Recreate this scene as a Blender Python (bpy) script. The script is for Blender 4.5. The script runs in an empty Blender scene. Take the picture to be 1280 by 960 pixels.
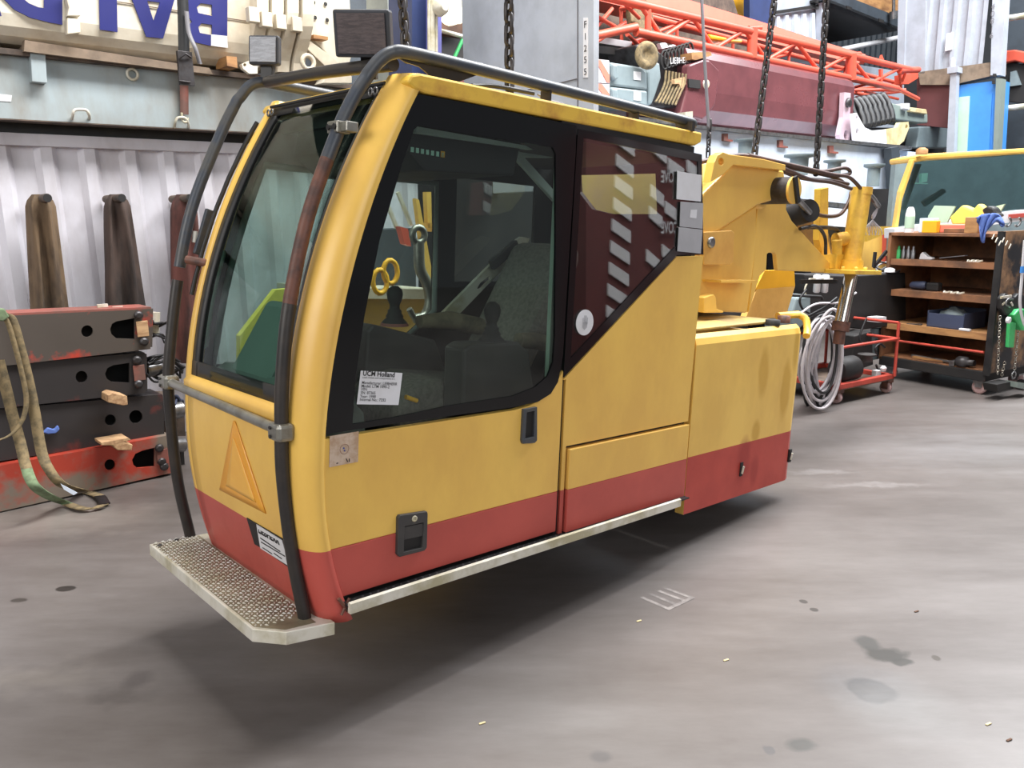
import bpy, math, random
import numpy as np
from mathutils import Matrix, Vector, geometry
random.seed(7)
R_ = math.radians
SC = bpy.context.scene
COL = SC.collection
# ------------------------------------------------------------------ camera geometry
F = 1000.0; H = 1.65
pt, rl = R_(12.0), R_(-1.0)
Rp = np.array([[1,0,0],[0,math.cos(pt),math.sin(pt)],[0,-math.sin(pt),math.cos(pt)]])
Rp = np.array([[1,0,0],[0,0,1],[0,-1,0]],float) if False else Rp
_M0 = np.array([[1,0,0],[0,0,1],[0,-1,0]],float)
def _Rr(a): return np.array([[math.cos(a),-math.sin(a),0],[math.sin(a),math.cos(a),0],[0,0,1]])
WC = Rp @ _M0 @ _Rr(-rl)                      # camera (x right, y down, z forward) -> world
CAM = np.array([0,0,H])
def ray(px,py): return np.array([(px-640)/F,(py-480)/F,1.0])
cd = bpy.data.cameras.new('camera'); cam = bpy.data.objects.new('camera', cd); COL.objects.link(cam)
SC.camera = cam
cd.sensor_width = 36; cd.sensor_fit='HORIZONTAL'; cd.lens = 36*F/1280; cd.clip_end=200
m = np.eye(4); m[:3,:3] = WC @ np.diag([1,-1,-1]); m[:3,3] = CAM
cam.matrix_world = Matrix(m.tolist())
class Fr:
    def __init__(s,R,o): s.R=np.array(R,float); s.o=np.array(o,float)
    def w(s,p): return s.R@np.array(p,float)+s.o
    def hit(s,px,py,ax,v):
        d=s.R.T@(WC@ray(px,py)); o=s.R.T@(CAM-s.o); t=(v-o[ax])/d[ax]; return o+t*d
WORLD = Fr(np.eye(3),[0,0,0])
def yaw(a,o=(0,0,0)):                          # x axis = heading a (deg from camera forward, clockwise), y axis = to its left
    a=R_(a); return Fr([[math.sin(a),-math.cos(a),0],[math.cos(a),math.sin(a),0],[0,0,1]],o)
LANE = yaw(48.5)
# crane cab frame: hangs slightly out of level from its chains
y_,p_,r_ = R_(-43.6),R_(9.58),R_(2.17)
Ry=np.array([[math.cos(y_),0,math.sin(y_)],[0,1,0],[-math.sin(y_),0,math.cos(y_)]])
Rpp=np.array([[1,0,0],[0,math.cos(p_),-math.sin(p_)],[0,math.sin(p_),math.cos(p_)]])
Rcc=_Rr(r_)@Rpp@Ry
CAB = Fr(WC@np.stack([Rcc[:,0],Rcc[:,2],-Rcc[:,1]],1), WC@(ray(412,688)*2.55)+CAM)
def C(px,py,Y=0.0): return CAB.hit(px,py,1,Y)
def G(px,py,D): return LANE.hit(px,py,1,D)
def fl(px,py,z=0.0): return WORLD.hit(px,py,2,z)
# ------------------------------------------------------------------ mesh builder
MW = {}
class MB:
    def __init__(s, fr=WORLD): s.v=[]; s.f=[]; s.m=[]; s.fr=fr; s.sm=[]
    def add(s,vs,fs,mi=0,smooth=False,fr=None):
        fr=fr or s.fr; n=len(s.v)
        s.v += [tuple(fr.w(p)) for p in vs]
        s.f += [tuple(i+n for i in f) for f in fs]; s.m += [mi]*len(fs); s.sm += [smooth]*len(fs); return s
    def box(s,lo,hi,mi=0):
        x0,y0,z0=lo; x1,y1,z1=hi
        return s.add([(x0,y0,z0),(x1,y0,z0),(x1,y1,z0),(x0,y1,z0),(x0,y0,z1),(x1,y0,z1),(x1,y1,z1),(x0,y1,z1)],
              [(0,3,2,1),(4,5,6,7),(0,1,5,4),(1,2,6,5),(2,3,7,6),(3,0,4,7)],mi)
    def bar(s,a,b,w,h,mi=0,up=(0,0,1)):        # rectangular bar from a to b
        a=np.array(a,float); b=np.array(b,float); d=b-a; d/=np.linalg.norm(d); u=np.array(up,float)
        if abs(d@u)>.98: u=np.array([1.,0,0])
        sd=np.cross(d,u); sd/=np.linalg.norm(sd); u=np.cross(sd,d)
        vs=[p+sx*sd*w/2+su*u*h/2 for p in (a,b) for sx,su in ((-1,-1),(1,-1),(1,1),(-1,1))]
        return s.add(vs,[(0,1,2,3),(7,6,5,4),(0,4,5,1),(1,5,6,2),(2,6,7,3),(3,7,4,0)],mi)
    def prism(s,pts,vec,holes=(),mi=0,mside=None):   # planar outline (3D) extruded by vec
        loops=[list(map(lambda p:np.array(p,float),l)) for l in [pts]+list(holes)]
        flat=[p for l in loops for p in l]; n=len(flat); vec=np.array(vec,float)
        if holes: tri=[tuple(t) for t in geometry.tessellate_polygon([[Vector(p) for p in l] for l in loops])]
        else: tri=[tuple(range(n))]
        vs=flat+[p+vec for p in flat]
        s.add(vs,tri+[tuple(i+n for i in t[::-1]) for t in tri],mi)
        k=0; q=[]
        for l in loops:
            L=len(l); q+=[(k+i,k+(i+1)%L,n+k+(i+1)%L,n+k+i) for i in range(L)]; k+=L
        nn=len(s.v)-2*n; s.f+=[tuple(i+nn for i in f) for f in q]; s.m+=[mi if mside is None else mside]*len(q); s.sm+=[False]*len(q)
        return s
    def tube(s,pts,r,n=10,closed=False,mi=0,cap=True):
        P=[np.array(p,float) for p in pts]; N=len(P); rs=r if isinstance(r,(list,tuple)) else [r]*N
        T=[]
        for i in range(N):
            a=P[(i-1)%N] if (closed or i>0) else P[i]; b=P[(i+1)%N] if (closed or i<N-1) else P[i]
            t=b-a; T.append(t/(np.linalg.norm(t)+1e-12))
        u=np.array([0,0,1.]) if abs(T[0][2])<.9 else np.array([1.,0,0]); vs=[]
        for i in range(N):
            u=u-T[i]*(u@T[i]); u/=np.linalg.norm(u)+1e-12; w=np.cross(T[i],u)
            for k in range(n):
                a=2*math.pi*k/n; vs.append(P[i]+rs[i]*(math.cos(a)*u+math.sin(a)*w))
        fs=[]; M=N if closed else N-1
        for i in range(M):
            for k in range(n):
                j=(i+1)%N; fs.append((i*n+k,i*n+(k+1)%n,j*n+(k+1)%n,j*n+k))
        s.add(vs,fs,mi,True)
        if cap and not closed: s.add(vs[:n],[tuple(range(n))[::-1]],mi); s.add(vs[-n:],[tuple(range(n))],mi)
        return s
    def cyl(s,a,b,r,n=20,mi=0,r2=None): return s.tube([a,b],[r,r if r2 is None else r2],n,mi=mi)
    def lathe(s,a,d,prof,n=20,mi=0):           # profile of (distance along d, radius)
        a=np.array(a,float); d=np.array(d,float); d/=np.linalg.norm(d)
        u=np.array([0,0,1.]) if abs(d[2])<.9 else np.array([1.,0,0]); u=u-d*(u@d); u/=np.linalg.norm(u); w=np.cross(d,u)
        vs=[a+d*t+r*(math.cos(2*math.pi*k/n)*u+math.sin(2*math.pi*k/n)*w) for t,r in prof for k in range(n)]
        fs=[(i*n+k,i*n+(k+1)%n,(i+1)*n+(k+1)%n,(i+1)*n+k) for i in range(len(prof)-1) for k in range(n)]
        s.add(vs,fs,mi,True); s.add(vs[:n],[tuple(range(n))[::-1]],mi); s.add(vs[-n:],[tuple(range(n))],mi); return s
    def grid(s,rows,mi=0,smooth=True,mif=None):
        n=len(rows[0]); vs=[p for r in rows for p in r]; base=len(s.v)
        s.add(vs,[],0)
        for i in range(len(rows)-1):
            for k in range(n-1):
                s.f.append(tuple(base+q for q in (i*n+k,i*n+k+1,(i+1)*n+k+1,(i+1)*n+k))); s.m.append(mif(i,k) if mif else mi); s.sm.append(smooth)
        return s
    def ribbon(s,pts,wv,th,mi=0):              # strap: flat band of width vector wv along pts
        wv=np.array(wv,float); P=[np.array(p,float) for p in pts]; rows=[]
        for i,p in enumerate(P):
            t=P[min(i+1,len(P)-1)]-P[max(i-1,0)]; nrm=np.cross(t,wv); nrm/=np.linalg.norm(nrm)+1e-9; nrm*=th/2
            rows.append([p-wv/2-nrm,p+wv/2-nrm,p+wv/2+nrm,p-wv/2+nrm,p-wv/2-nrm])
        s.grid(rows,mi); return s
    def build(s,name,mats,parent=None,bevel=0,solid=0,label=None,cat=None,group=None,kind=None,fix=True):
        if not isinstance(mats,(list,tuple)): mats=[mats]
        me=bpy.data.meshes.new(name); V=np.array(s.v)
        if parent is not None: M=MW[parent.name]
        else:
            M=np.eye(4); c=(V.min(0)+V.max(0))/2; M[:3,3]=(c[0],c[1],V[:,2].min())
        Mi=np.linalg.inv(M); V=V@Mi[:3,:3].T+Mi[:3,3]
        me.from_pydata(V.tolist(),[],s.f)
        for mt in mats: me.materials.append(mt)
        me.polygons.foreach_set('material_index',s.m); me.polygons.foreach_set('use_smooth',s.sm)
        if fix:
            import bmesh
            bm=bmesh.new(); bm.from_mesh(me); bmesh.ops.recalc_face_normals(bm,faces=bm.faces); bm.to_mesh(me); bm.free()
        me.update()
        o=bpy.data.objects.new(name,me); COL.objects.link(o)
        if parent is not None: o.parent=parent
        else: o.matrix_world=Matrix(M.tolist())
        MW[o.name]=M
        if solid: md=o.modifiers.new('solidify','SOLIDIFY'); md.thickness=solid; md.offset=0
        if bevel: md=o.modifiers.new('bevel','BEVEL'); md.width=bevel; md.segments=2; md.limit_method='ANGLE'; md.angle_limit=R_(40)
        tag(o,label,cat,group,kind); return o
def tag(o,label=None,cat=None,group=None,kind=None):
    for k,v in (('label',label),('category',cat),('group',group),('kind',kind)):
        if v: o[k]=v
    return o
def thing(name,label,cat,fr,at,group=None):
    o=bpy.data.objects.new(name,None); COL.objects.link(o); o.empty_display_size=.1
    M=np.eye(4); M[:3,:3]=fr.R; M[:3,3]=at; o.matrix_world=Matrix(M.tolist()); MW[o.name]=M
    return tag(o,label,cat,group)
def text(name,s,fr,org,xd,yd,size,mat,parent,depth=.001,bold=0,align='LEFT'):
    cu=bpy.data.curves.new('lettering','FONT'); cu.body=s; cu.size=1; cu.align_x=align; cu.offset=bold; cu.resolution_u=3
    t=bpy.data.objects.new('lettering',cu); me=bpy.data.meshes.new_from_object(t)
    org=np.array(org,float); xd=np.array(xd,float)*size; yd=np.array(yd,float)*size; zd=np.cross(xd,yd); zd/=np.linalg.norm(zd)
    b=MB(fr); vs=[org+v.co.x*xd+v.co.y*yd+zd*depth for v in me.vertices]
    b.add(vs,[tuple(p.vertices) for p in me.polygons]); bpy.data.objects.remove(t); bpy.data.curves.remove(cu); bpy.data.meshes.remove(me)
    return b.build(name,mat,parent,fix=False)
def arc(pts,n=8):                               # Catmull-Rom through the points
    P=[np.array(p,float) for p in pts]; P=[2*P[0]-P[1]]+P+[2*P[-1]-P[-2]]; out=[]
    for i in range(1,len(P)-2):
        for k in range(n):
            t=k/n; a,b,c,d=P[i-1:i+3]
            out.append(.5*((2*b)+(c-a)*t+(2*a-5*b+4*c-d)*t*t+(3*b-a-3*c+d)*t**3))
    out.append(P[-2]); return out
# ------------------------------------------------------------------ materials
def lin(c): return tuple(((x/255)/12.92 if x/255<=.04045 else ((x/255+.055)/1.055)**2.4) for x in c)
def mat(name,c,rough=.5,metal=0,c2=None,scale=6,amt=.5,bump=0,spots=None,stretch=(1,1,1),detail=6,spec=.5,coords='Object',lo=.42,hi=.62,emit=0,rv=.12):
    m=bpy.data.materials.new(name); m.use_nodes=True; nt=m.node_tree; N=nt.nodes; Lk=nt.links; b=N['Principled BSDF']
    c=lin(c); b.inputs['Roughness'].default_value=rough; b.inputs['Metallic'].default_value=metal
    b.inputs['Specular IOR Level'].default_value=spec
    tc=N.new('ShaderNodeTexCoord'); mp=N.new('ShaderNodeMapping'); mp.inputs['Scale'].default_value=stretch
    Lk.new(tc.outputs[coords],mp.inputs[0])
    nz=N.new('ShaderNodeTexNoise'); nz.inputs['Scale'].default_value=scale; nz.inputs['Detail'].default_value=detail; nz.inputs['Roughness'].default_value=.62
    Lk.new(mp.outputs[0],nz.inputs[0])
    c2=lin(c2) if c2 else tuple(x*.72 for x in c)
    rp=N.new('ShaderNodeValToRGB'); rp.color_ramp.elements[0].position=lo; rp.color_ramp.elements[1].position=hi
    rp.color_ramp.elements[0].color=(0,0,0,1); rp.color_ramp.elements[1].color=(amt,amt,amt,1); Lk.new(nz.outputs[0],rp.inputs[0])
    mx=N.new('ShaderNodeMix'); mx.data_type='RGBA'; Lk.new(rp.outputs[0],mx.inputs[0])
    mx.inputs[6].default_value=(*c,1); mx.inputs[7].default_value=(*c2,1); out=mx.outputs[2]
    if spots:                                   # worn or soiled spots with a place of their own (object space)
        geo=N.new('ShaderNodeTexCoord'); n2=N.new('ShaderNodeTexNoise'); n2.inputs['Scale'].default_value=9; n2.inputs['Detail'].default_value=3
        Lk.new(geo.outputs[coords],n2.inputs[0]); ad=N.new('ShaderNodeMix'); ad.data_type='VECTOR'; 
        vs=N.new('ShaderNodeVectorMath'); vs.operation='SUBTRACT'; vs.inputs[1].default_value=(.5,.5,.5); Lk.new(n2.outputs[1],vs.inputs[0])
        for (ctr,rad,col,wob,soft) in spots:
            sc=N.new('ShaderNodeVectorMath'); sc.operation='SCALE'; sc.inputs[3].default_value=wob; Lk.new(vs.outputs[0],sc.inputs[0])
            a=N.new('ShaderNodeVectorMath'); a.operation='ADD'; Lk.new(geo.outputs[coords],a.inputs[0]); Lk.new(sc.outputs[0],a.inputs[1])
            d=N.new('ShaderNodeVectorMath'); d.operation='SUBTRACT'; Lk.new(a.outputs[0],d.inputs[0]); d.inputs[1].default_value=ctr
            e=N.new('ShaderNodeVectorMath'); e.operation='DIVIDE'; Lk.new(d.outputs[0],e.inputs[0]); e.inputs[1].default_value=rad
            l=N.new('ShaderNodeVectorMath'); l.operation='LENGTH'; Lk.new(e.outputs[0],l.inputs[0])
            mr=N.new('ShaderNodeMapRange'); mr.inputs[1].default_value=1+soft; mr.inputs[2].default_value=1-soft; mr.inputs[4].default_value=col[3]; Lk.new(l.outputs['Value'],mr.inputs[0])
            x=N.new('ShaderNodeMix'); x.data_type='RGBA'; Lk.new(mr.outputs[0],x.inputs[0]); Lk.new(out,x.inputs[6]); x.inputs[7].default_value=(*lin(col[:3]),1); out=x.outputs[2]
    Lk.new(out,b.inputs['Base Color'])
    rr=N.new('ShaderNodeMapRange'); rr.inputs[3].default_value=max(0,rough-rv); rr.inputs[4].default_value=min(1,rough+rv); Lk.new(nz.outputs[0],rr.inputs[0]); Lk.new(rr.outputs[0],b.inputs['Roughness'])
    if bump:
        bp=N.new('ShaderNodeBump'); bp.inputs['Strength'].default_value=bump; bp.inputs['Distance'].default_value=.01; Lk.new(nz.outputs[0],bp.inputs['Height']); Lk.new(bp.outputs[0],b.inputs['Normal'])
    if emit: b.inputs['Emission Color'].default_value=(*c,1); b.inputs['Emission Strength'].default_value=emit
    return m
def glass(name,tint,ior=1.6,refl=1.0):
    m=bpy.data.materials.new(name); m.use_nodes=True; nt=m.node_tree; N=nt.nodes; N.remove(N['Principled BSDF'])
    t=N.new('ShaderNodeBsdfTransparent'); t.inputs[0].default_value=(*tint,1)
    g=N.new('ShaderNodeBsdfGlossy'); g.inputs['Roughness'].default_value=.015; g.inputs[0].default_value=(refl,refl,refl,1)
    f=N.new('ShaderNodeFresnel'); ge=N.new('ShaderNodeNewGeometry'); sw=N.new('ShaderNodeMapRange'); sw.inputs[3].default_value=ior; sw.inputs[4].default_value=1/ior
    nt.links.new(ge.outputs['Backfacing'],sw.inputs[0]); nt.links.new(sw.outputs[0],f.inputs[0]); x=N.new('ShaderNodeMixShader')
    nt.links.new(f.outputs[0],x.inputs[0]); nt.links.new(t.outputs[0],x.inputs[1]); nt.links.new(g.outputs[0],x.inputs[2]); nt.links.new(x.outputs[0],N['Material Output'].inputs[0])
    return m
YEL=(243,198,98); YD=(205,160,60); RED=(194,86,76)
M={}
M['yellow']=mat('yellow_paint',YEL,.36,c2=(220,170,86),scale=2.2,amt=.55,detail=8,stretch=(1,1,.6))
M['red']=mat('red_paint',RED,.42,c2=(176,76,68),scale=3,amt=.6)
M['black']=mat('black_rubber',(26,26,28),.5,c2=(50,48,46),scale=9,amt=.4)
M['frit']=mat('black_enamel',(18,19,21),.12,scale=3,amt=.2,rv=.03)
M['pipe']=mat('dark_blue_grey_paint',(62,68,78),.42,c2=(88,84,76),scale=14,amt=.5)
M['pipe_rust']=mat('rust_brown_pipe',(112,72,58),.55,c2=(70,52,48),scale=20,amt=.8,bump=.2)
M['pipe_black']=mat('black_pipe',(46,43,42),.45,c2=(66,58,52),scale=12,amt=.5)
M['alu']=mat('dull_aluminium',(170,168,160),.42,.85,c2=(120,116,104),scale=10,amt=.6)
M['alup']=mat('worn_light_metal',(222,218,206),.42,.1,c2=(168,158,120),scale=5,amt=.8)
M['steel']=mat('steel',(150,150,152),.35,.8,c2=(90,88,86),scale=14,amt=.6)
M['dsteel']=mat('dark_steel',(78,76,78),.45,.6,c2=(52,46,44),scale=14,amt=.7)
M['dark']=mat('near_black',(30,29,30),.7,c2=(46,42,40),scale=5,amt=.5)
M['plast']=mat('dark_grey_plastic',(62,60,60),.55,c2=(80,76,72),scale=10,amt=.4)
M['trim']=mat('grey_green_trim',(128,140,134),.6,scale=5,amt=.2)
M['mint']=mat('pale_mint_trim',(176,208,190),.6,scale=5,amt=.2)
M['fabric']=mat('grey_seat_fabric',(128,122,114),.9,c2=(100,96,90),scale=60,amt=.8,bump=.3)
M['olive']=mat('worn_armrest',(128,116,92),.8,c2=(84,78,66),scale=14,amt=.8)
M['white']=mat('white_sticker',(226,226,230),.5,c2=(206,204,204),scale=8,amt=.4)
M['greys']=mat('grey_sticker',(178,178,182),.4,c2=(160,160,164),scale=8,amt=.4)
M['ink']=mat('black_print',(36,34,36),.6,scale=8,amt=.1)
M['cream']=mat('cream_paint',(222,214,196),.45,c2=(176,156,128),scale=2.5,amt=.5)
M['blue']=mat('royal_blue_letters',(30,34,108),.45,scale=5,amt=.15)
M['bluegrey']=mat('blue_grey_beam_paint',(160,172,176),.55,c2=(134,124,110),scale=2.0,amt=.7,stretch=(1,1,.4))
M['brownsteel']=mat('dirty_brown_steel',(104,88,76),.7,c2=(60,52,48),scale=6,amt=.8)
M['tan']=mat('dusty_tan_ledge',(140,122,104),.8,c2=(104,90,78),scale=6,amt=.7)
M['wall']=mat('white_container_paint',(216,214,222),.5,c2=(168,160,162),scale=2.2,amt=.5,stretch=(1,1,.5))
M['canvas']=mat('olive_brown_canvas',(112,92,70),.95,c2=(66,54,44),scale=7,amt=.9,bump=.5,stretch=(1,1,.35))
M['canvasd']=mat('dark_brown_canvas',(76,62,56),.95,c2=(42,36,34),scale=7,amt=.9,bump=.5,stretch=(1,1,.3))
M['canvasr']=mat('red_brown_canvas',(104,62,56),.95,c2=(58,44,42),scale=7,amt=.9,bump=.5,stretch=(1,1,.3))
M['beam']=mat('soiled_steel_beam',(84,76,70),.5,.1,c2=(186,66,50),scale=2.3,amt=1,lo=.53,hi=.6)
M['beamd']=mat('black_steel_beam',(52,48,48),.5,.1,c2=(134,58,50),scale=1.8,amt=.8,lo=.56,hi=.66)
M['beamr']=mat('red_steel_beam',(168,60,44),.5,c2=(124,112,100),scale=1.6,amt=1,lo=.46,hi=.56)
M['redtop']=mat('dull_red_steel',(150,84,74),.6,c2=(100,80,72),scale=4,amt=.8)
M['wood']=mat('pale_timber',(196,160,120),.8,c2=(150,112,80),scale=5,amt=.8,stretch=(1,8,8))
M['ply']=mat('orange_brown_plywood',(178,132,84),.7,c2=(128,88,58),scale=3,amt=.8,stretch=(1,1,4))
M['plyd']=mat('dark_stained_plywood',(144,98,66),.7,c2=(74,56,46),scale=3.5,amt=.8)
M['char']=mat('grease_blackened_board',(44,44,48),.6,c2=(172,132,96),scale=2.2,amt=1,lo=.42,hi=.56)
M['sling']=mat('olive_webbing',(136,118,86),.9,c2=(84,76,60),scale=22,amt=.8)
M['slingg']=mat('green_webbing',(118,138,104),.9,c2=(96,104,80),scale=22,amt=.8)
M['orange']=mat('orange_red_paint',(214,90,68),.45,c2=(190,74,58),scale=4,amt=.5)
M['salmon']=mat('faded_orange_red_paint',(230,128,108),.5,c2=(216,112,94),scale=3,amt=.4)
M['maroon']=mat('maroon_primer',(112,66,70),.3,c2=(86,50,54),scale=2.5,amt=.6)
M['pink']=mat('pale_mauve_primer',(200,176,186),.5,scale=5,amt=.4)
M['greyb']=mat('blue_grey_crate_paint',(132,146,150),.5,c2=(104,114,118),scale=5,amt=.4)
M['lb']=mat('light_blue_white_paint',(216,226,240),.5,c2=(186,196,212),scale=3,amt=.5)
M['contg']=mat('grey_container_paint',(178,184,194),.5,c2=(150,154,162),scale=3,amt=.5)
M['contd']=mat('dark_slate_container',(64,72,80),.6,c2=(46,50,56),scale=3,amt=.5)
M['maroonc']=mat('brown_red_container',(112,64,64),.6,c2=(92,54,54),scale=3,amt=.4)
M['bluec']=mat('bright_blue_paint',(70,146,226),.5,c2=(60,124,200),scale=4,amt=.3)
M['navy']=mat('navy_paint',(48,62,104),.45,c2=(40,48,78),scale=4,amt=.4)
M['violet']=mat('blue_violet_paint',(120,120,190),.5,scale=4,amt=.3)
M['concrete_post']=mat('grey_post_paint',(150,156,152),.6,c2=(120,124,120),scale=4,amt=.5)
M['trolley']=mat('brick_red_paint',(190,74,60),.45,c2=(140,56,48),scale=8,amt=.5)
M['hose']=mat('brown_black_hose',(72,54,50),.5,c2=(100,70,60),scale=20,amt=.5)
M['hoseb']=mat('black_hose',(34,34,36),.45,scale=20,amt=.3)
M['hosew']=mat('light_grey_hose',(196,190,194),.5,c2=(168,162,166),scale=12,amt=.5)
M['green']=mat('bright_green_paint',(70,190,110),.4,c2=(54,150,88),scale=9,amt=.4)
M['cloth']=mat('blue_rag',(92,118,186),.95,c2=(70,92,156),scale=12,amt=.6,bump=.4)
M['bin']=mat('dark_blue_bin',(66,74,98),.5,scale=6,amt=.3)
M['amber']=mat('amber_yellow_paint',(244,180,30),.5,c2=(222,160,30),scale=4,amt=.3)
M['lime']=mat('yellow_green_vest',(236,216,98),.7,c2=(212,196,90),scale=6,amt=.5)
M['pgreen']=mat('pale_green_folder',(186,214,190),.6,scale=6,amt=.2)
M['chrome']=mat('chromed_rod',(190,186,178),.16,.95,c2=(150,140,120),scale=6,amt=.5,rv=.05)
M['tyre']=mat('worn_pale_wheel',(190,160,158),.6,c2=(150,110,108),scale=10,amt=.5)
M['reflect']=mat('reflective_orange',(240,170,60),.35,c2=(232,158,54),scale=8,amt=.3)
M['vinyl']=mat('faded_beige_sticker',(206,184,164),.7,c2=(176,142,112),scale=24,amt=.8)
M['yrust']=mat('yellow_paint_with_rust',(232,188,72),.45,c2=(176,112,54),scale=7,amt=.7,lo=.5,hi=.72)
M['yrod']=mat('tan_yellow_plate',(222,172,88),.5,c2=(196,140,66),scale=5,amt=.5)
M['cable']=mat('grey_cable',(120,118,122),.5,scale=9,amt=.3)
M['brownwood']=mat('dark_timber',(96,68,52),.8,c2=(60,44,36),scale=6,amt=.7)
M['gl_side']=glass('tinted_side_glass',(.80,.85,.83),1.5)
M['gl_win']=glass('green_windshield_glass',(.68,.80,.76),1.5,.28)
M['gl_dark']=glass('smoked_rear_glass',(.78,.80,.80),1.85)
M['gl_teal']=glass('dusty_teal_glass',(.45,.55,.56),1.7)
M['lamp']=mat('dark_grey_lamp_body',(58,60,66),.5,c2=(44,44,48),scale=9,amt=.4)
M['lens']=mat('grey_lamp_lens',(128,132,142),.25,.0,c2=(90,94,104),scale=30,amt=.6,stretch=(1,1,4))
M['lens2']=mat('brown_lamp_lens',(104,94,94),.25,.0,c2=(60,56,58),scale=30,amt=.6,stretch=(1,1,6))
M['panel']=mat('pale_roof_lining',(200,220,212),.6,scale=6,amt=.2)
M['led']=mat('mint_switch',(170,214,196),.5,scale=6,amt=.1)
M['tanb']=mat('dusty_tan_yellow',(212,196,150),.6,c2=(176,156,110),scale=5,amt=.8)
# ================================================================== THE CRANE CAB (cab frame: x to the rear, y across to the far side, z up)
cab=thing('crane_cab','yellow and red crane operator cab hanging from chains over its dark shadow','crane cab',CAB,CAB.w((.9,.48,-.26)))
# root sits at the cab's own frame orientation
ZD=[-.24,-.17,0,.34,.54,.73,.98,1.25,1.44,1.5]; XD=[.07,.044,0,-.024,-.008,.037,.107,.206,.309,.345]
ZF=[-.26,-.23,0,.29,.44,.60,.78,.98,1.23,1.45,1.5]; XF=[.0,-.013,-.064,-.094,-.088,-.068,-.035,.026,.132,.25,.285]
pd=np.polyfit(ZD,XD,4); pf=np.polyfit(ZF,XF,4)
Xd=lambda z: float(np.polyval(pd,z)); Xf=lambda z: float(np.polyval(pf,z))
W=.97
def zs(a,b,n): return [a+(b-a)*i/n for i in range(n+1)]
ym=[M['yellow'],M['red'],M['black']]
def pillar(side):
    b=MB(CAB); rows=[]; Z=zs(-.26,0,6)+zs(0,1.5,30)[1:]
    for z in Z:
        r=[]
        for k in range(9):
            th=math.pi/2*k/8
            x=Xd(z)+(Xf(z)-Xd(z))*math.sin(th); y=.105*(1-math.cos(th))
            if k==0: r.append((x+.0,y+.03,z))
            r.append((x,y if side==0 else W-y,z) )
        r.append((r[-1][0]+.035,r[-1][1],z))
        if side: r[0]=(r[0][0],W-.03,z)
        rows.append(r)
    b.grid(rows,mif=lambda i,k:1 if i<6 else 0); return b
pn=pillar(0).build('corner_pillar',ym,cab,solid=.012)
pillar(1).build('corner_pillar',ym,cab,solid=.012)
# front lower panel with a raised ledge under the windshield
b=MB(CAB); rows=[]; Z=zs(-.26,0,6)+zs(0,.40,8)[1:]
for z in Z: rows.append([(Xf(z),y,z) for y in np.linspace(.10,W-.10,14)])
for dx,z in ((-.016,.415),(-.018,.435),(.0,.45),(.03,.452)): rows.append([(Xf(z)+dx,y,z) for y in np.linspace(.10,W-.10,14)])
b.grid(rows); fp=b.build('front_panel',[M['yellow'],M['red']],cab,solid=.01)
fp.data.polygons.foreach_set('material_index',[1 if i<6*13 else 0 for i in range(len(fp.data.polygons))])
# dark rear side of the front edge, chipped lower corner trim
MB(CAB).tube([(Xf(-.25)+.01,.1,-.262),(Xf(-.25)+.01,W-.1,-.262)],.012).build('bottom_seal',M['black'],cab)
# warning triangle, slightly faded into the panel
def onf(px,py): 
    p=CAB.hit(px,py,0,-.085)
    for _ in range(4): p=CAB.hit(px,py,0,Xf(p[2])-.0055)
    return p
def tri_mesh(a,bL,bR,off,mt,n=14):
    b=MB(CAB); rows=[]
    for i in range(n+1):
        t=max(.04,i/n); r=[]
        for k in range(7):
            u=k/6; x=a[0]+((bL[0]*(1-u)+bR[0]*u)-a[0])*t; y=a[1]+((bL[1]*(1-u)+bR[1]*u)-a[1])*t
            r.append(onf(x,y)-[off,0,0])
        rows.append(r)
    return b.grid(rows).build('warning_triangle',mt,cab,solid=.002)
tri_mesh((293,522),(275,612),(333,642),.002,M['reflect'])
tri_mesh((293,545),(284,607),(321,628),.004,mat('pale_reflective_orange',(244,186,84),.4,c2=(236,170,72),scale=8,amt=.4))
plt=MB(CAB).prism([onf(*q) for q in ((309,647),(357,675),(366,712),(326,684),(319,680))],(-.003,0,0)).build('maker_plate',M['ink'],cab,label='black and white maker sticker on the red stripe')
MB(CAB).prism([onf(*q) for q in ((322,655),(354,675),(364,708),(327,685))],(-.005,0,0)).build('sticker_face',M['white'],plt)
a_=onf(325,665); b_=onf(356,683); xd=(b_-a_)/np.linalg.norm(b_-a_); 
text('lettering','LIEBHERR',CAB,a_+np.array([-.006,0,0]),xd,(0,0,1),.036,M['ink'],plt,.001,.035)
for k,(q0,q1) in enumerate((((327,672),(352,689)),((328,677),(358,695)),((330,684),(342,692)),((344,691),(354,698)))):
    MB(CAB).bar(onf(*q0)+[-.005,0,0],onf(*q1)+[-.005,0,0],.001,.004).build('print_line',M['ink'],plt)
# windshield
b=MB(CAB); rows=[]
for z in zs(.465,1.452,18): rows.append([(Xf(z)+.012-.012*math.sin(math.pi*(y-.1)/(W-.2)),y,z) for y in np.linspace(.125,W-.125,10)])
b.grid(rows).build('windshield',M['gl_win'],cab,solid=.004,fix=False)
b=MB(CAB)
for y0,y1 in ((.098,.132),(W-.098,W-.132-.03)):
    b.grid([[(Xf(z)+.006,y0,z),(Xf(z)+.004,y1,z),(Xf(z)+.02,y1,z)] for z in zs(.445,1.475,18)])
for z0,z1 in ((.445,.51),(1.435,1.475)):
    b.grid([[(Xf(z)+.005,y,z) for y in np.linspace(.1,W-.1,10)] for z in (z0,z1)])
b.build('windshield_seal',M['black'],cab,solid=.006)
MB(CAB).tube([(Xf(1.47)-.006,.1,1.475),(Xf(1.47)-.006,W-.1,1.475)],.006).build('windshield_trim',M['black'],cab)
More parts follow.
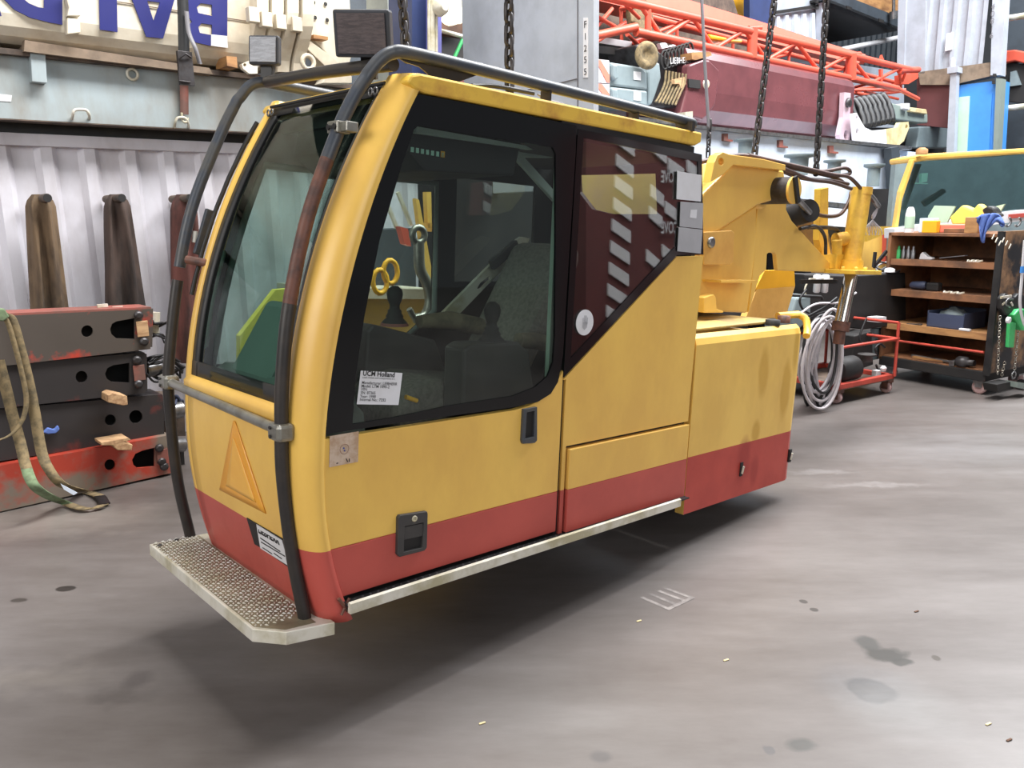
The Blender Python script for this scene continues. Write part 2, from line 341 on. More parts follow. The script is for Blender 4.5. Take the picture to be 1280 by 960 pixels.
for y in (.135,W-.13):
    h=MB(CAB)
    for q in (-.012,.016):
        c0=(Xf(1.45)-.012,y+q,1.45); h.tube([(c0[0],c0[1]+.011*math.cos(t),c0[2]+.011*math.sin(t)) for t in np.linspace(0,2*math.pi,13)[:-1]],.0035,6,True)
    h.build('glass_clip',M['steel'],cab)
# far seal with ragged edge, knob and mirror stub on the far pillar
b=MB(CAB); b.tube(arc([(Xf(z)-.004,W-.035-.006*random.random(),z) for z in zs(.75,1.42,12)],3),.009,6); b.build('pillar_gasket',M['black'],cab)
b=MB(CAB); b.cyl(C(246,325,.93)+[-.03,.02,0],C(246,325,.93)+[.02,-.05,-.01],.016,12); b.build('pillar_knob',M['pipe_rust'],cab)
b=MB(CAB); b.bar(C(246,318,1.0),C(262,262,1.0),.02,.03); b.build('mirror_bracket',M['pipe'],cab,bevel=.004)
MB(CAB).cyl(C(243,303,1.03),C(244,289,1.03),.010,10).build('mirror_bolt',M['alup'],cab)
# roof
b=MB(CAB)
prof=[(.27,1.468),(.285,1.492),(.32,1.502),(1.88,1.512),(1.88,1.47),(1.84,1.452),(1.0,1.446),(.34,1.444),(.3,1.45)]
b.prism([(x,-.008,z) for x,z in prof],(0,W+.016,0)); 
rf=b.build('roof',M['yrust'],cab,bevel=.008)
MB(CAB).box((.98,.0,1.405),(1.84,.03,1.447)).build('roof_underside_trim',M['black'],cab)
MB(CAB).box((.34,.03,1.39),(1.86,W-.03,1.446)).build('roof_lining',M['plast'],cab)
MB(CAB).box((.6,.3,1.508),(1.5,.75,1.53)).build('roof_hatch',M['dsteel'],cab,bevel=.01)
b=MB(CAB)
for k in range(4): b.tube(arc([C(672+k*4,118+k*3,.2+.03*k),C(690+k*3,128,.2+.02*k),C(712,136,.15)]),.004,6)
b.build('roof_cables',M['cable'],cab)
MB(CAB).tube(arc([C(590,107,.3),C(620,108,.3),C(668,117,.22)]),.008,8).build('roof_hose',M['hoseb'],cab)
# door
XR=1.055; ZB=-.172; ZT=1.437
def cur(f,a,b,n): return [(f(z),0,z) for z in zs(a,b,n)]
dl=MB(CAB)
lowr=cur(lambda z:Xd(z)+.004,ZB,0,6)+[(XR,0,0),(XR,0,ZB)]
upr=cur(lambda z:Xd(z)+.004,0,.366,8)+[(.80,0,.368),(.87,0,.375),(.93,0,.392),(.98,0,.418),(1.02,0,.455),(XR,0,.50),(XR,0,0)]
dl.prism(lowr,(0,.03,0),mi=1); dl.prism(upr,(0,.03,0),mi=0)
door=dl.build('door',[M['yellow'],M['red']],cab,bevel=.004)
outer=[C(*q) for q in ((405,543),(410,480),(425,400),(450,300),(485,190),(514,123),(524,118),(600,132),(720,157),(719,190),(710,330),(703,445),(697,477),(688,492),(672,502),(640,509),(560,520),(480,531))]
inner=[C(*q) for q in ((440,530),(444,470),(455,395),(474,300),(502,205),(517,162),(522,157),(600,170),(690,184),(694,192),(694,300),(693,420),(691,452),(684,470),(668,484),(640,495),(560,507),(490,522))]
b=MB(CAB); n_=len(outer)
for yy in (-.003,):
    b.prism([p+[0,yy,0] for p in outer],(0,.009,0),holes=[[p+[0,yy,0] for p in inner]])
b.build('window_frit',M['frit'],door)
MB(CAB).prism([p+[0,.001,0] for p in inner],(0,.004,0)).build('door_glass',M['gl_side'],door)
MB(CAB).tube([C(402,549),C(409,480),C(423,400),C(448,300),C(483,190),C(517,119),(C(524,113))],.004,6).build('door_seal',M['black'],door)
# recessed grips
def loop(ps,y): return [np.array(p)+[0,y,0] for p in ps]
h=MB(CAB); o_=[C(*q) for q in ((652,511),(669,508),(669,550),(666,553),(651,554),(650,550))]; i_=[C(*q) for q in ((656,515),(666,513),(665,545),(654,548))]
h.prism(loop(o_,-.012),(0,.02,0),holes=[loop(i_,-.012)]).build('door_grip',M['pipe'],door,bevel=.002)
MB(CAB).prism(loop(i_,.001),(0,-.002,0)).build('grip_recess',M['dark'],door)
h=MB(CAB); o_=[C(*q) for q in ((497,643),(531,638),(532,641),(531,683),(528,687),(497,695),(494,692),(495,646)) ]; i_=[C(*q) for q in ((503,657),(527,652),(525,683),(502,689))]
lk=h.prism(loop(o_,-.014),(0,.02,0),holes=[loop(i_,-.014)]).build('door_latch',M['plast'],door,bevel=.003,label='dark grey latch plate with keyhole')
MB(CAB).prism(loop([C(*q) for q in ((503,658),(527,653),(527,669),(503,674))],-.010),(0,.012,0)).build('latch_flap',M['plast'],door,bevel=.002)
MB(CAB).prism(loop(i_,.0),(0,-.002,0)).build('latch_recess',M['dark'],door)
MB(CAB).lathe(C(515,647)+[0,-.014,0],(0,-1,0),[(0,.011),(.003,.011),(.003,.005),(.001,.005)],14).build('keyhole',M['alup'],door)
st=MB(CAB).prism([C(*q)+[0,-.001,0] for q in ((412,545),(448,539),(447,577),(411,584))],(0,-.0015,0)).build('door_sticker',M['vinyl'],door,label='crumpled beige sticker')
MB(CAB).tube([C(430,561)+[.016*math.cos(t),-.003,.016*math.sin(t)] for t in np.linspace(0,6.28,17)[:-1]],.0012,5,True).build('sticker_print',mat('faded_brown_print',(160,130,112),.8),door)
b=MB(CAB)
for q in ((429,560),(430,563)): b.lathe(C(*q)+[0,-.003,0],(0,-1,0),[(0,.003),(.001,.003)],8)
b.build('sticker_print',mat('blue_print',(60,80,150),.8),door)
b=MB(CAB); b.bar(C(432,573)+[0,-.003,0],C(434,577)+[0,-.003,0],.001,.003); b.bar(C(436,573)+[0,-.003,0],C(436,577)+[0,-.003,0],.001,.003); b.bar(C(420,579)+[0,-.003,0],C(422,578.5)+[0,-.003,0],.001,.003)
b.build('sticker_print',M['ink'],door)
# paper on the glass
pc=[C(*q)+[0,-.004,0] for q in ((450,463),(502,466),(497,506),(445,505))]
pp=MB(CAB).prism(pc,(0,-.001,0)).build('paper_notice',M['white'],cab,label='white paper notice with printed text')
def on_paper(u,v): return pc[0]+(pc[1]-pc[0])*u+(pc[3]-pc[0])*v+np.array([0,-.0015,0])
px_=(pc[1]-pc[0]); px_/=np.linalg.norm(px_); py_=(pc[0]-pc[3]); py_/=np.linalg.norm(py_)
for s,v,sz,bo in (('UCM Holland',.13,.022,.03),('used cranes and components b.v.',.21,.0095,0),('Manufacturer: LIEBHERR',.38,.0135,.01),('Model: LTM 1090-2',.48,.0135,.01),('VIN:',.575,.0135,.01),('SN: 87365',.68,.0135,.01),('Year: 1998',.79,.0135,.01),('Internal No.: 7232',.885,.0135,.01)):
    text('notice_print',s,CAB,on_paper(.05,v+.01),px_,py_,sz,M['ink'],pp,.0002,bo)
# rear quarter window
o_=[C(*q) for q in ((722,161),(877,193),(879,318),(846,319),(704,472))]
i_=[C(*q) for q in ((729,172),(872,202),(873,308),(843,309),(713,448))]
b=MB(CAB); b.prism(loop(o_,-.002),(0,.009,0),holes=[loop(i_,-.002)]); qw=b.build('quarter_window_frame',M['frit'],cab)
MB(CAB).prism(loop(i_,.001),(0,.004,0)).build('quarter_window',M['gl_dark'],qw)
for nm,q,mt in (('window_card',((845,214),(875,219),(874,252),(844,249)),M['white']),('window_card',((849,252),(877,254),(876,286),(848,283)),M['greys']),('window_card',((847,284),(876,287),(874,317),(845,314)),M['greys'])):
    MB(CAB).prism([C(*p)+[0,-.006,0] for p in q],(0,-.003,0)).build(nm,mt,qw)
MB(CAB).prism([C(*p)+[0,-.0095,0] for p in ((861,262),(869,262),(868,273),(860,272))],(0,-.001,0)).build('window_card',M['white'],qw)
c0=C(730,403)+[0,-.003,0]
d_=MB(CAB).lathe(c0,(0,-1,0),[(0,.052),(.002,.052)],32).build('round_sticker',M['white'],cab,label='round white hand sticker')
hb=MB(CAB)
for k,(dx,l) in enumerate(((-.012,.02),(-.004,.03),(.004,.028),(.011,.02))): hb.bar(c0+[dx,-.0025,-.008],c0+[dx*1.15,-.0025,l],.001,.006,up=(0,1,0))
hb.prism([c0+np.array(q) for q in ((-.016,-.0025,.0),(-.014,-.0025,-.02),(-.002,-.0025,-.03),(.012,-.0025,-.02),(.016,-.0025,.0),(.0,-.0025,.004))],(0,-.001,0))
hb.build('hand_symbol',M['greys'],d_)
# side panel behind the door, with its locker hatch
b=MB(CAB); XS=1.072; XE=1.953
b.prism([(XS,0,0),(XS,0,.462),C(704,475),C(846,321),C(879,320),(XE,0,.3),(XE,0,.184),(1.092,0,.184),(1.092,0,0)],(0,.03,0),mi=0)
b.prism([(XS,0,-.19),(XS,0,0),(1.092,0,0),(1.092,0,-.19)],(0,.03,0),mi=1)
b.build('side_panel',[M['yellow'],M['red']],cab)
b=MB(CAB); b.prism([(1.104,-.012,0),(1.104,-.012,.17),(1.95,-.012,.17),(1.95,-.012,0)],(0,.035,0)); b.prism([(1.104,-.012,-.185),(1.104,-.012,0),(1.95,-.012,0),(1.95,-.012,-.19)],(0,.035,0),mi=1)
b.build('locker_hatch',[M['yellow'],M['red']],cab,bevel=.003)
MB(CAB).box((1.09,.02,-.2),(1.95,.03,.19)).build('hatch_gap',M['black'],cab)
MB(CAB).box((1.0,.03,.47),(1.03,.05,1.37)).build('door_post_trim',M['mint'],cab)
MB(CAB).box((1.05,.012,-.2),(1.08,.03,1.43)).build('door_post',M['black'],cab)
# rear wall with its opening, far wall with its windows, floor
b=MB(CAB); b.prism([(1.95,.03,-.24),(1.95,W,-.24),(1.95,W,1.41),(1.95,.03,1.41)],(-.03,0,0),holes=[[CAB.hit(*q,0,1.95) for q in ((727,219),(824,217),(826,268),(770,268),(745,262),(728,240))]])
b.build('rear_wall',M['dark'],cab)
b=MB(CAB); Zs=zs(-.24,1.44,14)
b.prism([(Xd(z)+.01,W,z) for z in Zs]+[(1.95,W,1.44),(1.95,W,-.24)],(0,-.02,0),holes=[[(Xd(z)+.05,W,z) for z in zs(.46,1.265,10)]+[(1.13,W,1.27),(1.13,W,.66),(.86,W,.46)],[(1.26,W,.8),(1.26,W,1.3),(1.8,W,1.3),(1.8,W,.8)]])
fw=b.build('far_wall',[M['dark']],cab)
MB(CAB).prism([(Xd(z)+.04,W-.01,z) for z in zs(.45,1.28,10)]+[(1.14,W-.01,1.28),(1.14,W-.01,.65),(.86,W-.01,.45)],(0,-.004,0)).build('far_door_glass',M['gl_side'],cab)
MB(CAB).box((1.25,W-.012,.79),(1.81,W-.008,1.31)).build('far_quarter_glass',M['gl_side'],cab)
b=MB(CAB); b.tube([(Xd(z)+.05,W-.03,z) for z in zs(.46,1.26,8)]+[(1.13,W-.03,1.26),(1.13,W-.03,.66),(.88,W-.03,.47)],.014,8,True); b.build('far_window_trim',M['trim'],cab)
MB(CAB).box((.02,.03,-.24),(1.93,W-.02,-.2)).build('cab_floor',M['dark'],cab)
MB(CAB).grid([[(Xf(z)+.035,W-.12,z),(Xf(z)+.08,W-.05,z)] for z in zs(.55,.92,6)]).build('pillar_trim',M['mint'],cab,solid=.01)
# front dashboard under the windshield
b=MB(CAB); b.prism([(-.05,.14,.30),(-.055,.14,.455),(.03,.14,.50),(.12,.14,.49),(.22,.14,.40),(.24,.14,.20),(.1,.14,-.1),(0,.14,-.18)],(0,W-.28,0))
dash=b.build('dashboard',mat('grey_green_dashboard',(116,124,118),.6,c2=(92,98,94),scale=4,amt=.5),cab,bevel=.012)
for y in (.28,.52,.72):
    MB(CAB).box((-.035,y,.471),(-.01,y+.1,.479)).build('air_vent',M['dark'],dash)
b=MB(CAB); b.prism([(.0,.42,.47),(.16,.42,.74),(.2,.42,.74),(.3,.42,.44)],(0,.32,0)); b.build('instrument_housing',M['trim'],dash,bevel=.02)
# overhead console with switches, light strip and gas strut
b=MB(CAB); b.prism([(.36,.12,1.40),(.34,.12,1.30),(.44,.12,1.22),(.86,.12,1.24),(.9,.12,1.40)],(0,W-.24,0)); oc=b.build('overhead_console',M['dark'],cab,bevel=.01)
for k in range(7): 
    p=C(515+6.3*k,187+1.1*k,.118); MB(CAB).box(p-[.006,.003,.008],p+[.006,.0,.008]).build('rocker_switch',M['led'],oc)
p=C(553,193,.118); MB(CAB).box(p-[.008,.003,.01],p+[.008,0,.01]).build('rocker_switch',M['amber'],oc,label='amber rocker switch')
b=MB(CAB); b.prism([C(521,158,.10),C(657,182,.10),C(666,187,.1),C(520,166,.10)],(0,.03,0)); b.build('lining_edge',M['panel'],cab)
b=MB(CAB); b.prism([C(640,186,.5),C(684,184,.5),C(691,190,.5),C(692,197,.5),C(650,196,.5)],(0,.05,0)); b.build('sun_visor',M['panel'],cab,bevel=.004)
MB(CAB).bar(C(640,188,.3),C(694,248,.3),.02,.035).build('gas_strut',M['panel'],cab,bevel=.003)
# far side linkage bar with its slot
bar=[C(*q,.8) for q in ((548,397),(640,304),(652,296),(662,298),(660,304),(575,392),(562,402))]; sl=[C(*q,.8) for q in ((596,361),(600,354),(610,346),(615,346),(612,354),(602,361))]
MB(CAB).prism(bar,(0,.02,0),holes=[sl]).build('linkage_bar',M['alup'],cab)
b=MB(CAB); b.bar(C(614,332,.77),C(646,305,.77),.03,.05); b.build('linkage_grip',M['plast'],cab,bevel=.006)
# consoles, joysticks
def console(y,pts,depth,js,jy):
    c=MB(CAB).prism([C(*q,y) for q in pts],(0,depth,0)).build('control_console',M['plast'],cab,bevel=.012)
    base=C(*js,jy)
    MB(CAB).lathe(base,(0,0,1),[(0,.055),(.012,.052),(.03,.034),(.036,.038),(.05,.028),(.06,.03),(.066,.022),(.08,.02),(.105,.03),(.13,.034),(.15,.028),(.162,.012)],20).build('joystick',M['dark'],c)
    MB(CAB).lathe(base-[0,0,.004],(0,0,1),[(0,.06),(.012,.056)],20).build('joystick_boot',M['redtop'] if y>.5 else M['dark'],c)
console(.55,((459,414),(466,405),(478,408),(545,425),(560,470),(540,540),(452,540)),.14,(493,406),.62)
console(.10,((580,437),(590,430),(650,428),(662,440),(672,520),(578,520)),.12,(614,429),.17)
MB(CAB).tube([C(436,490,.3),C(443,530,.3)],[.018,.022],12).build('lever_shaft',M['trim'],cab)
MB(CAB).lathe(C(437,488,.3),(0,0,1),[(-.03,.014),(-.01,.022),(.01,.022),(.025,.012),(.04,.005)],12).build('lever_knob',M['dark'],cab)
# seat
b=MB(CAB); b.prism([(.43,.22,.26),(.41,.22,.38),(.47,.22,.45),(.60,.22,.47),(1.02,.22,.42),(1.05,.22,.25)],(0,.36,0)); seat=b.build('seat',M['fabric'],cab,bevel=.04)
b=MB(CAB); b.prism([(1.1,.34,.36),(1.2,.34,.4),(1.52,.34,.92),(1.50,.34,1.0),(1.42,.34,1.0),(1.12,.34,.5)],(0,.38,0)); b.build('backrest',M['fabric'],seat,bevel=.04)
b=MB(CAB); b.tube([C(524,402,.62),C(560,400,.62),C(600,408,.62)],[.028,.04,.04],12); b.build('armrest',M['olive'],seat)
b=MB(CAB); b.tube([C(648,425,.2),C(668,426,.2),C(686,430,.2)],[.03,.036,.034],12); b.build('armrest',M['olive'],seat)
MB(CAB).box((.6,.36,-.2),(.95,.62,.27)).build('seat_base',M['dark'],seat,bevel=.01)
MB(CAB).tube([C(507,496,.03),C(521,501,.03)],.008,10).build('screwdriver_handle',M['amber'],cab)
# ---------- cage of pipes
def pole(zx,y,mid=None): return [(x,y,z) for z,x in zx]
near=[(-.254,-.039),(-.013,-.083),(.23,-.111),(.384,-.115),(.559,-.11),(.779,-.084),(1.044,-.02),(1.289,.076),(1.41,.137),(1.48,.185)]
far=[(-.251,-.038),(-.003,-.082),(.264,-.102),(.457,-.102),(.8,-.056),(1.079,.008),(1.364,.126),(1.51,.2)]
P=arc([(x,.09,z) for z,x in near],6)
def seg(a,b): return [p for p in P if a<=p[2]<=b]
cage=MB(CAB); cage.tube(seg(-.3,.8),.0215,14,mi=2); cage.tube(seg(.77,1.235),.0215,14,mi=1)
cage.tube(seg(1.215,2)+arc([(.19,.088,1.49),(.225,.078,1.535),(.262,.062,1.562),(.32,.045,1.568),(.6,.032,1.566)],6)+[(1.2,.03,1.561),(1.75,.03,1.556)]+arc([(1.75,.03,1.556),(1.85,.035,1.555),(1.89,.06,1.552),(1.9,.13,1.55)],6),.0215,14,mi=0)
cg=cage.build('roll_cage',[M['pipe'],M['pipe_rust'],M['pipe_black']],cab)
b=MB(CAB); PF=arc([(x,1.04,z) for z,x in far],6)
b.tube([p for p in PF if p[2]<.85],.0215,14,mi=2); b.tube([p for p in PF if p[2]>.82]+arc([(.21,1.04,1.52),(.25,1.035,1.57),(.3,1.02,1.592),(.4,1.01,1.59)],6)+[(1.8,1.0,1.57)],.0215,14,mi=0)
b.build('roll_cage',[M['pipe'],M['pipe_rust'],M['pipe_black']],cab)
b=MB(CAB); b.tube(arc([(.285,.09,1.535),(.29,.5,1.565),(.3,.98,1.588)],8),.0225,14); b.build('cage_crossbar',M['pipe_black'],cab)
b=MB(CAB); b.prism([(.27,.05,1.55),(.6,.04,1.55),(.5,.05,1.505),(.43,.05,1.50),(.36,.05,1.535),(.3,.05,1.54)],(0,.006,0)); b.build('cage_gusset',M['pipe_black'],cab)
for x in (.93,1.45): 
    MB(CAB).bar((x,.04,1.51),(x,.04,1.552),.05,.008).build('cage_mount',M['pipe_black'],cab)
b=MB(CAB); b.bar((1.80,.03,1.508),(1.80,.03,1.55),.09,.02); b.build('cage_mount',M['pipe_black'],cab)
# aluminium clamps and bumper bar
b=MB(CAB); b.tube([(-.117,.07,.388),(-.104,1.06,.402)],.0175,16); b.build('bumper_bar',M['alu'],cab)
for (x,y,z) in ((-.115,.09,.386),(-.102,1.04,.402)):
    b=MB(CAB); b.box((x-.03,y-.036,z-.028),(x+.03,y+.04,z+.028)); 
    cl=b.build('pipe_clamp',M['alu'],cab,bevel=.012)
    for q in (-.014,.014): MB(CAB).lathe((x-.031,y+.012,z+q),(-1,0,0),[(0,.006),(.004,.006)],8).build('clamp_bolt',M['dsteel'],cl)
pz=1.315; xx=.087
b=MB(CAB); b.box((xx-.024,.062,pz-.018),(xx+.024,.122,pz+.018)); cl=b.build('pipe_clamp',M['alu'],cab,bevel=.004)
b=MB(CAB); b.box((xx-.012,.028,pz-.015),(xx+.03,.066,pz+.015)); b.build('clamp_block',M['alu'],cl,bevel=.003)
b=MB(CAB)
for q in (-.024,.024): b.lathe((xx-.025,.092+q*.75,pz),(-1,0,0),[(0,.009),(.004,.009)],12)
b.bar((xx-.026,.08,pz),(xx-.026,.104,pz),.004,.008); b.build('clamp_bolt',M['dark'],cl)
# floodlights on the cage
def flood(cx,cy_,Y,w,h,dpt,yawd,pitch,lens,nm):
    c=C(cx,cy_,Y); a=R_(yawd); p=R_(pitch)
    fx=np.array([-math.cos(a)*math.cos(p),-math.sin(a)*math.cos(p),math.sin(p)]); sx=np.array([-math.sin(a),math.cos(a),0]); ux=np.cross(sx,fx); ux/=np.linalg.norm(ux)
    if ux[2]<0: ux=-ux
    b=MB(CAB)
    fr=[c+fx*t+sx*i*w/2*k+ux*j*h/2*k for t,k in ((0,1.),(-dpt*.35,.98),(-dpt,.62)) for i,j in ((-1,-1),(1,-1),(1,1),(-1,1))]
    b.add(fr,[(0,1,5,4),(1,2,6,5),(2,3,7,6),(3,0,4,7),(4,5,9,8),(5,6,10,9),(6,7,11,10),(7,4,8,11),(11,10,9,8),(0,1,2,3)])
    o=b.build('floodlight',M['lamp'],cab,bevel=.008)
    b=MB(CAB); r=[c+fx*.006+sx*i*w*.42+ux*j*h*.42 for i,j in ((-1,-1),(1,-1),(1,1),(-1,1))]; b.prism(r,fx*-.01); b.build('lamp_lens',lens,o)
    b=MB(CAB); 
    q=c-fx*dpt*.5; b.bar(q-ux*h*.3,q-ux*(h*.5+.07),.05,.03,up=fx); b.build('lamp_bracket',M['black'],o,bevel=.003)
    return o
flood(329,62,.98,.125,.112,.085,40,2,M['lens'],'')
flood(452,42,.22,.19,.145,.13,40,-14,M['lens2'],'')
# ---------- front step
b=MB(CAB); zt=-.25
pts=[(-.2,1.045,zt),(-.207,.122,zt),(-.134,.035,zt),(.02,.0,zt),(.03,1.03,zt)]
st=b.prism(pts,(0,0,-.045)).build('front_step',M['alup'],cab,bevel=.003)
b=MB(CAB); 
for i in range(13):
    for j in range(46):
        x=-.188+i*.0135; y=.115+j*.0203+(.010 if i%2 else 0)
        if x+ (y-.12)*0 < -.19+max(0,(.13-y))*1.2: continue
        if (x-(-.04))**2+(y-.09)**2<.03**2: continue
        s=1 if (i+j)%2 else -1
        c0=np.array([x,y,zt]); d1=np.array([.6,s*.8,0])*.0105; d2=np.array([-s*.8,.6,0])*.0048
        b.add([c0-d1,c0-d2,c0+d1,c0+d2,c0+[0,0,.0062]],[(0,1,4),(1,2,4),(2,3,4),(3,0,4)])
b.prism([(-.19,1.03,zt+.0005),(-.197,.13,zt+.0005),(-.13,.05,zt+.0005),(-.03,.035,zt+.0005),(-.01,1.02,zt+.0005)],(0,0,.001),mi=1)
b.build('step_tread',[mat('bright_tread_metal',(236,234,228),.3,.25,c2=(190,182,150),scale=6,amt=.7),mat('dull_tread_base',(148,140,116),.5,.2,c2=(112,104,84),scale=8,amt=.8)],st)
b=MB(CAB)
for q in ((-.175,1.0,zt),(-.10,1.02,zt)): p=np.array(q); b.lathe(p,(0,0,1),[(0,.009),(.006,.009),(.007,.004)],6)
b.build('step_bolt',M['dsteel'],st)
# side sill step
r0=CAB.hit(438,768,1,-.055); r1=CAB.hit(851,632,1,-.055)
b=MB(CAB); b.prism([(r0[0],-.055,r0[2]),(r0[0],-.055,r0[2]+.034),(r0[0],-.045,r0[2]+.038),(r0[0],-.04,r0[2]+.034),(r0[0],-.04,r0[2])],(r1[0]-r0[0],0,0)); sill=b.build('side_step_rail',M['alup'],cab)
b=MB(CAB); b.box((r0[0],-.042,r0[2]+.018),(1.95,.04,r0[2]+.024)); 
b.build('side_step_tread',M['black'],cab)
b=MB(CAB)
for i in range(58):
    for j in range(2): b.lathe((r0[0]+.03+i*.031+.015*j,-.028+.022*j,r0[2]+.024),(0,0,1),[(0,.006),(.002,.0045)],6)
b.build('tread_studs',M['dsteel'],sill)
b=MB(CAB); b.box((.1,.05,-.25),(1.95,.12,-.22)); b.box((.1,W-.12,-.25),(1.95,W-.05,-.22)); b.box((.1,.12,-.25),(.18,W-.12,-.225)); b.build('underframe',M['dark'],cab)
b=MB(CAB); q=C(430,757,-.02); b.tube([q+[-.02,0,.03],q+[0,0,.0],q+[.01,.0,-.02],q+[.03,0,.0]],.006,6); b.tube([q+[-.01,0,-.03],q+[.02,0,.02]],.005,6); b.build('broken_bracket',M['pipe_rust'],cab)
# ---------- rear box
bx0,bx1=1.972,3.03
def boxprof(x,zt): return [(x,0,-.29),(x,0,0),(x,-.004,.3),(x,-.002,zt-.05),(x,.008,zt-.02),(x,.03,zt),(x,.05,zt-.004),(x,.05,.3),(x,.05,-.29)]
b=MB(CAB); rows=[boxprof(bx0,.60),boxprof(bx1-.05,.612),[(p[0]+.045,p[1]+.015,p[2]) for p in boxprof(bx1-.05,.61)]]
b.grid(rows,smooth=False,mif=lambda i,k: 1 if k==0 or k==7 else 0)
b.add(rows[0],[tuple(range(9))]); b.add(rows[-1],[tuple(range(9))[::-1]])
spots=[((2.62,0,.37),(.05,.2,.13),(190,140,30,.5),.03,.25),((2.6,0,.05),(.04,.2,.06),(190,140,30,.6),.02,.3),((2.88,0,.25),(.05,.2,.16),(196,146,30,.6),.04,.2),((2.96,0,.48),(.03,.2,.12),(196,150,34,.55),.03,.3),((2.5,0,-.1),(.06,.2,.12),(150,40,34,.6),.05,.3),((2.62,0,-.17),(.04,.2,.08),(150,40,34,.5),.04,.3)]
def sp(l): return [((c[0]-.9,c[1]-.48,c[2]+.26),r,k,w,s) for c,r,k,w,s in l]
yb=mat('stained_yellow_paint',(243,200,100),.42,c2=(220,174,86),scale=2.4,amt=.6,stretch=(1,1,.5),spots=sp(spots)); rb=mat('stained_red_paint',(190,72,60),.45,c2=(166,58,50),scale=3,amt=.6,spots=sp(spots[4:]))
rb_=b.build('tool_box_side',[yb,rb],cab)
MB(CAB).box((bx1-.04,.05,-.28),(bx1,.75,.55)).build('tool_box_end',M['yellow'],cab)
MB(CAB).box((bx0,.05,-.28),(bx1-.04,.75,-.26)).build('tool_box_bottom',M['dark'],cab)
MB(CAB).box((bx0+.01,.05,-.2),(bx0+.03,.75,.5)).build('tool_box_end',M['dark'],cab)
b=MB(CAB); b.prism([(2.0,.09,.60),(2.85,.10,.615),(2.96,.16,.615),(2.96,.72,.615),(2.0,.72,.60)],(0,0,.014)); b.build('tool_box_lid',mat('worn_lid_paint',(208,180,104),.55,c2=(150,128,92),scale=5,amt=.9),cab,bevel=.004)
b=MB(CAB); b.tube([CAB.hit(972,395,1,.16)]+arc([CAB.hit(998,393,1,.12),CAB.hit(1007,399,1,.08),CAB.hit(1009,412,1,.05),CAB.hit(1008,420,1,.03)],4),.021,14); b.build('box_handle',M['yrust'],cab)
b=MB(CAB); b.lathe(CAB.hit(966,402,2,.63),(0,0,1),[(-.02,.04),(.01,.04),(.012,.03)],16); b.build('filler_cap',M['dark'],cab); 
b=MB(CAB); b.lathe(CAB.hit(980,399,2,.63),(0,0,1),[(-.02,.035),(.02,.035),(.022,.02)],16); b.build('filler_cap',M['pipe_rust'],cab)
for q in ((926,587),(987,570)):
    p=C(*q); b=MB(CAB); b.prism([p+[-.012,-.006,-.035],p+[.012,-.006,-.035],p+[.012,-.006,.04],p+[-.012,-.006,.04]],(0,.012,0),mi=1); b.tube([p+[0,-.009,-.02],p+[.002,-.014,.02]],.006,8); b.build('box_latch',[M['alup'],M['dark']],cab)
# ---------- tilting mount behind the cab
def cp(pts,y,dv,name,mt,par,holes=(),bevel=.004):
    return MB(CAB).prism([C(*q,y) for q in pts],(0,dv,0),holes=[[C(*q,y) for q in h] for h in holes]).build(name,mt,par,bevel=bevel)
def ring(cx,cy2,r,n=10,ky=1.): return [(cx+r*math.cos(2*math.pi*k/n),cy2+r*ky*math.sin(2*math.pi*k/n)) for k in range(n)]
plt2=MB(CAB).prism([CAB.hit(*q,0,2.12) for q in ((700,190),(850,190),(850,290),(700,290))],(.02,0,0)).build('mount_back_plate',mat('dusty_yellow_lightened',(246,232,150),.6,c2=(226,214,170),scale=4,amt=.8),cab)  # dusty yellow, lightened in the colour because little light gets in here
arm=cp(((866,262),(878,243),(900,222),(916,203),(980,213),(984,238),(968,250),(948,256),(930,268),(900,288),(880,300),(866,300)),.34,.42,'mounting_arm',M['yellow'],cab,bevel=.012)
cp(((888,228),(893,203),(897,194),(904,190),(912,193),(955,199),(982,206),(982,213),(917,206),(903,219)),.30,.05,'lifting_lug',M['yellow'],arm,holes=[ring(901.5,202,3.6,10,1.3)],bevel=.003)
cp(((866,300),(880,299),(900,287),(946,256),(945,300),(940,350),(934,391),(866,389)),.42,.28,'support_column',M['yellow'],arm,bevel=.01)
cp(((947,255),(972,252),(985,236),(983,262),(990,276),(1042,334),(1041,341),(972,338),(970,318),(968,316),(961,316),(959,318),(958,337),(950,345),(936,391),(940,350)),.50,.03,'gusset_plate',M['yellow'],arm,bevel=.006)
p0=C(952,239,.44); r_pin=.078
b=MB(CAB); b.lathe(p0,(0,-1,0),[(-.1,.105),(.0,.105),(.005,.1),(.008,.09)],28); b.build('pin_collar',M['yellow'],arm)
b=MB(CAB); b.cyl(p0,p0-[0,.20,0],r_pin,28); pin=b.build('pivot_pin',M['dsteel'],arm)
b=MB(CAB); b.cyl(p0-[0,.20,0],p0-[0,.215,0],r_pin*1.0,28); b.build('pin_cap',M['yellow'],arm)
b=MB(CAB); q=p0-[0,.222,0]; b.bar(q+[-.03,0,.075],q+[.035,0,-.07],.016,.035,up=(1,0,.5)); b.build('pin_keeper',M['black'],arm)
cp(((880,290),(915,288),(918,291),(917,327),(913,331),(880,331)),.31,.03,'cover_plate',M['yrod'],arm,bevel=.004)
b=MB(CAB); b.lathe(C(888,303,.31),(0,-1,0),[(-.005,.03),(.012,.03),(.016,.022)],14); b.build('cover_bolt',M['steel'],arm)
b=MB(CAB); q=C(878,350,.42); q2=C(925,350,.42); b.box((q[0],.3,q[2]-.008),(q2[0],.6,q2[2]+.004)); b.build('bracket_shelf',M['yellow'],arm)
cp(((880,372),(892,368),(895,372),(896,386),(905,389),(904,391),(880,391)),.3,.06,'hinge_ear',M['yellow'],arm,bevel=.004)
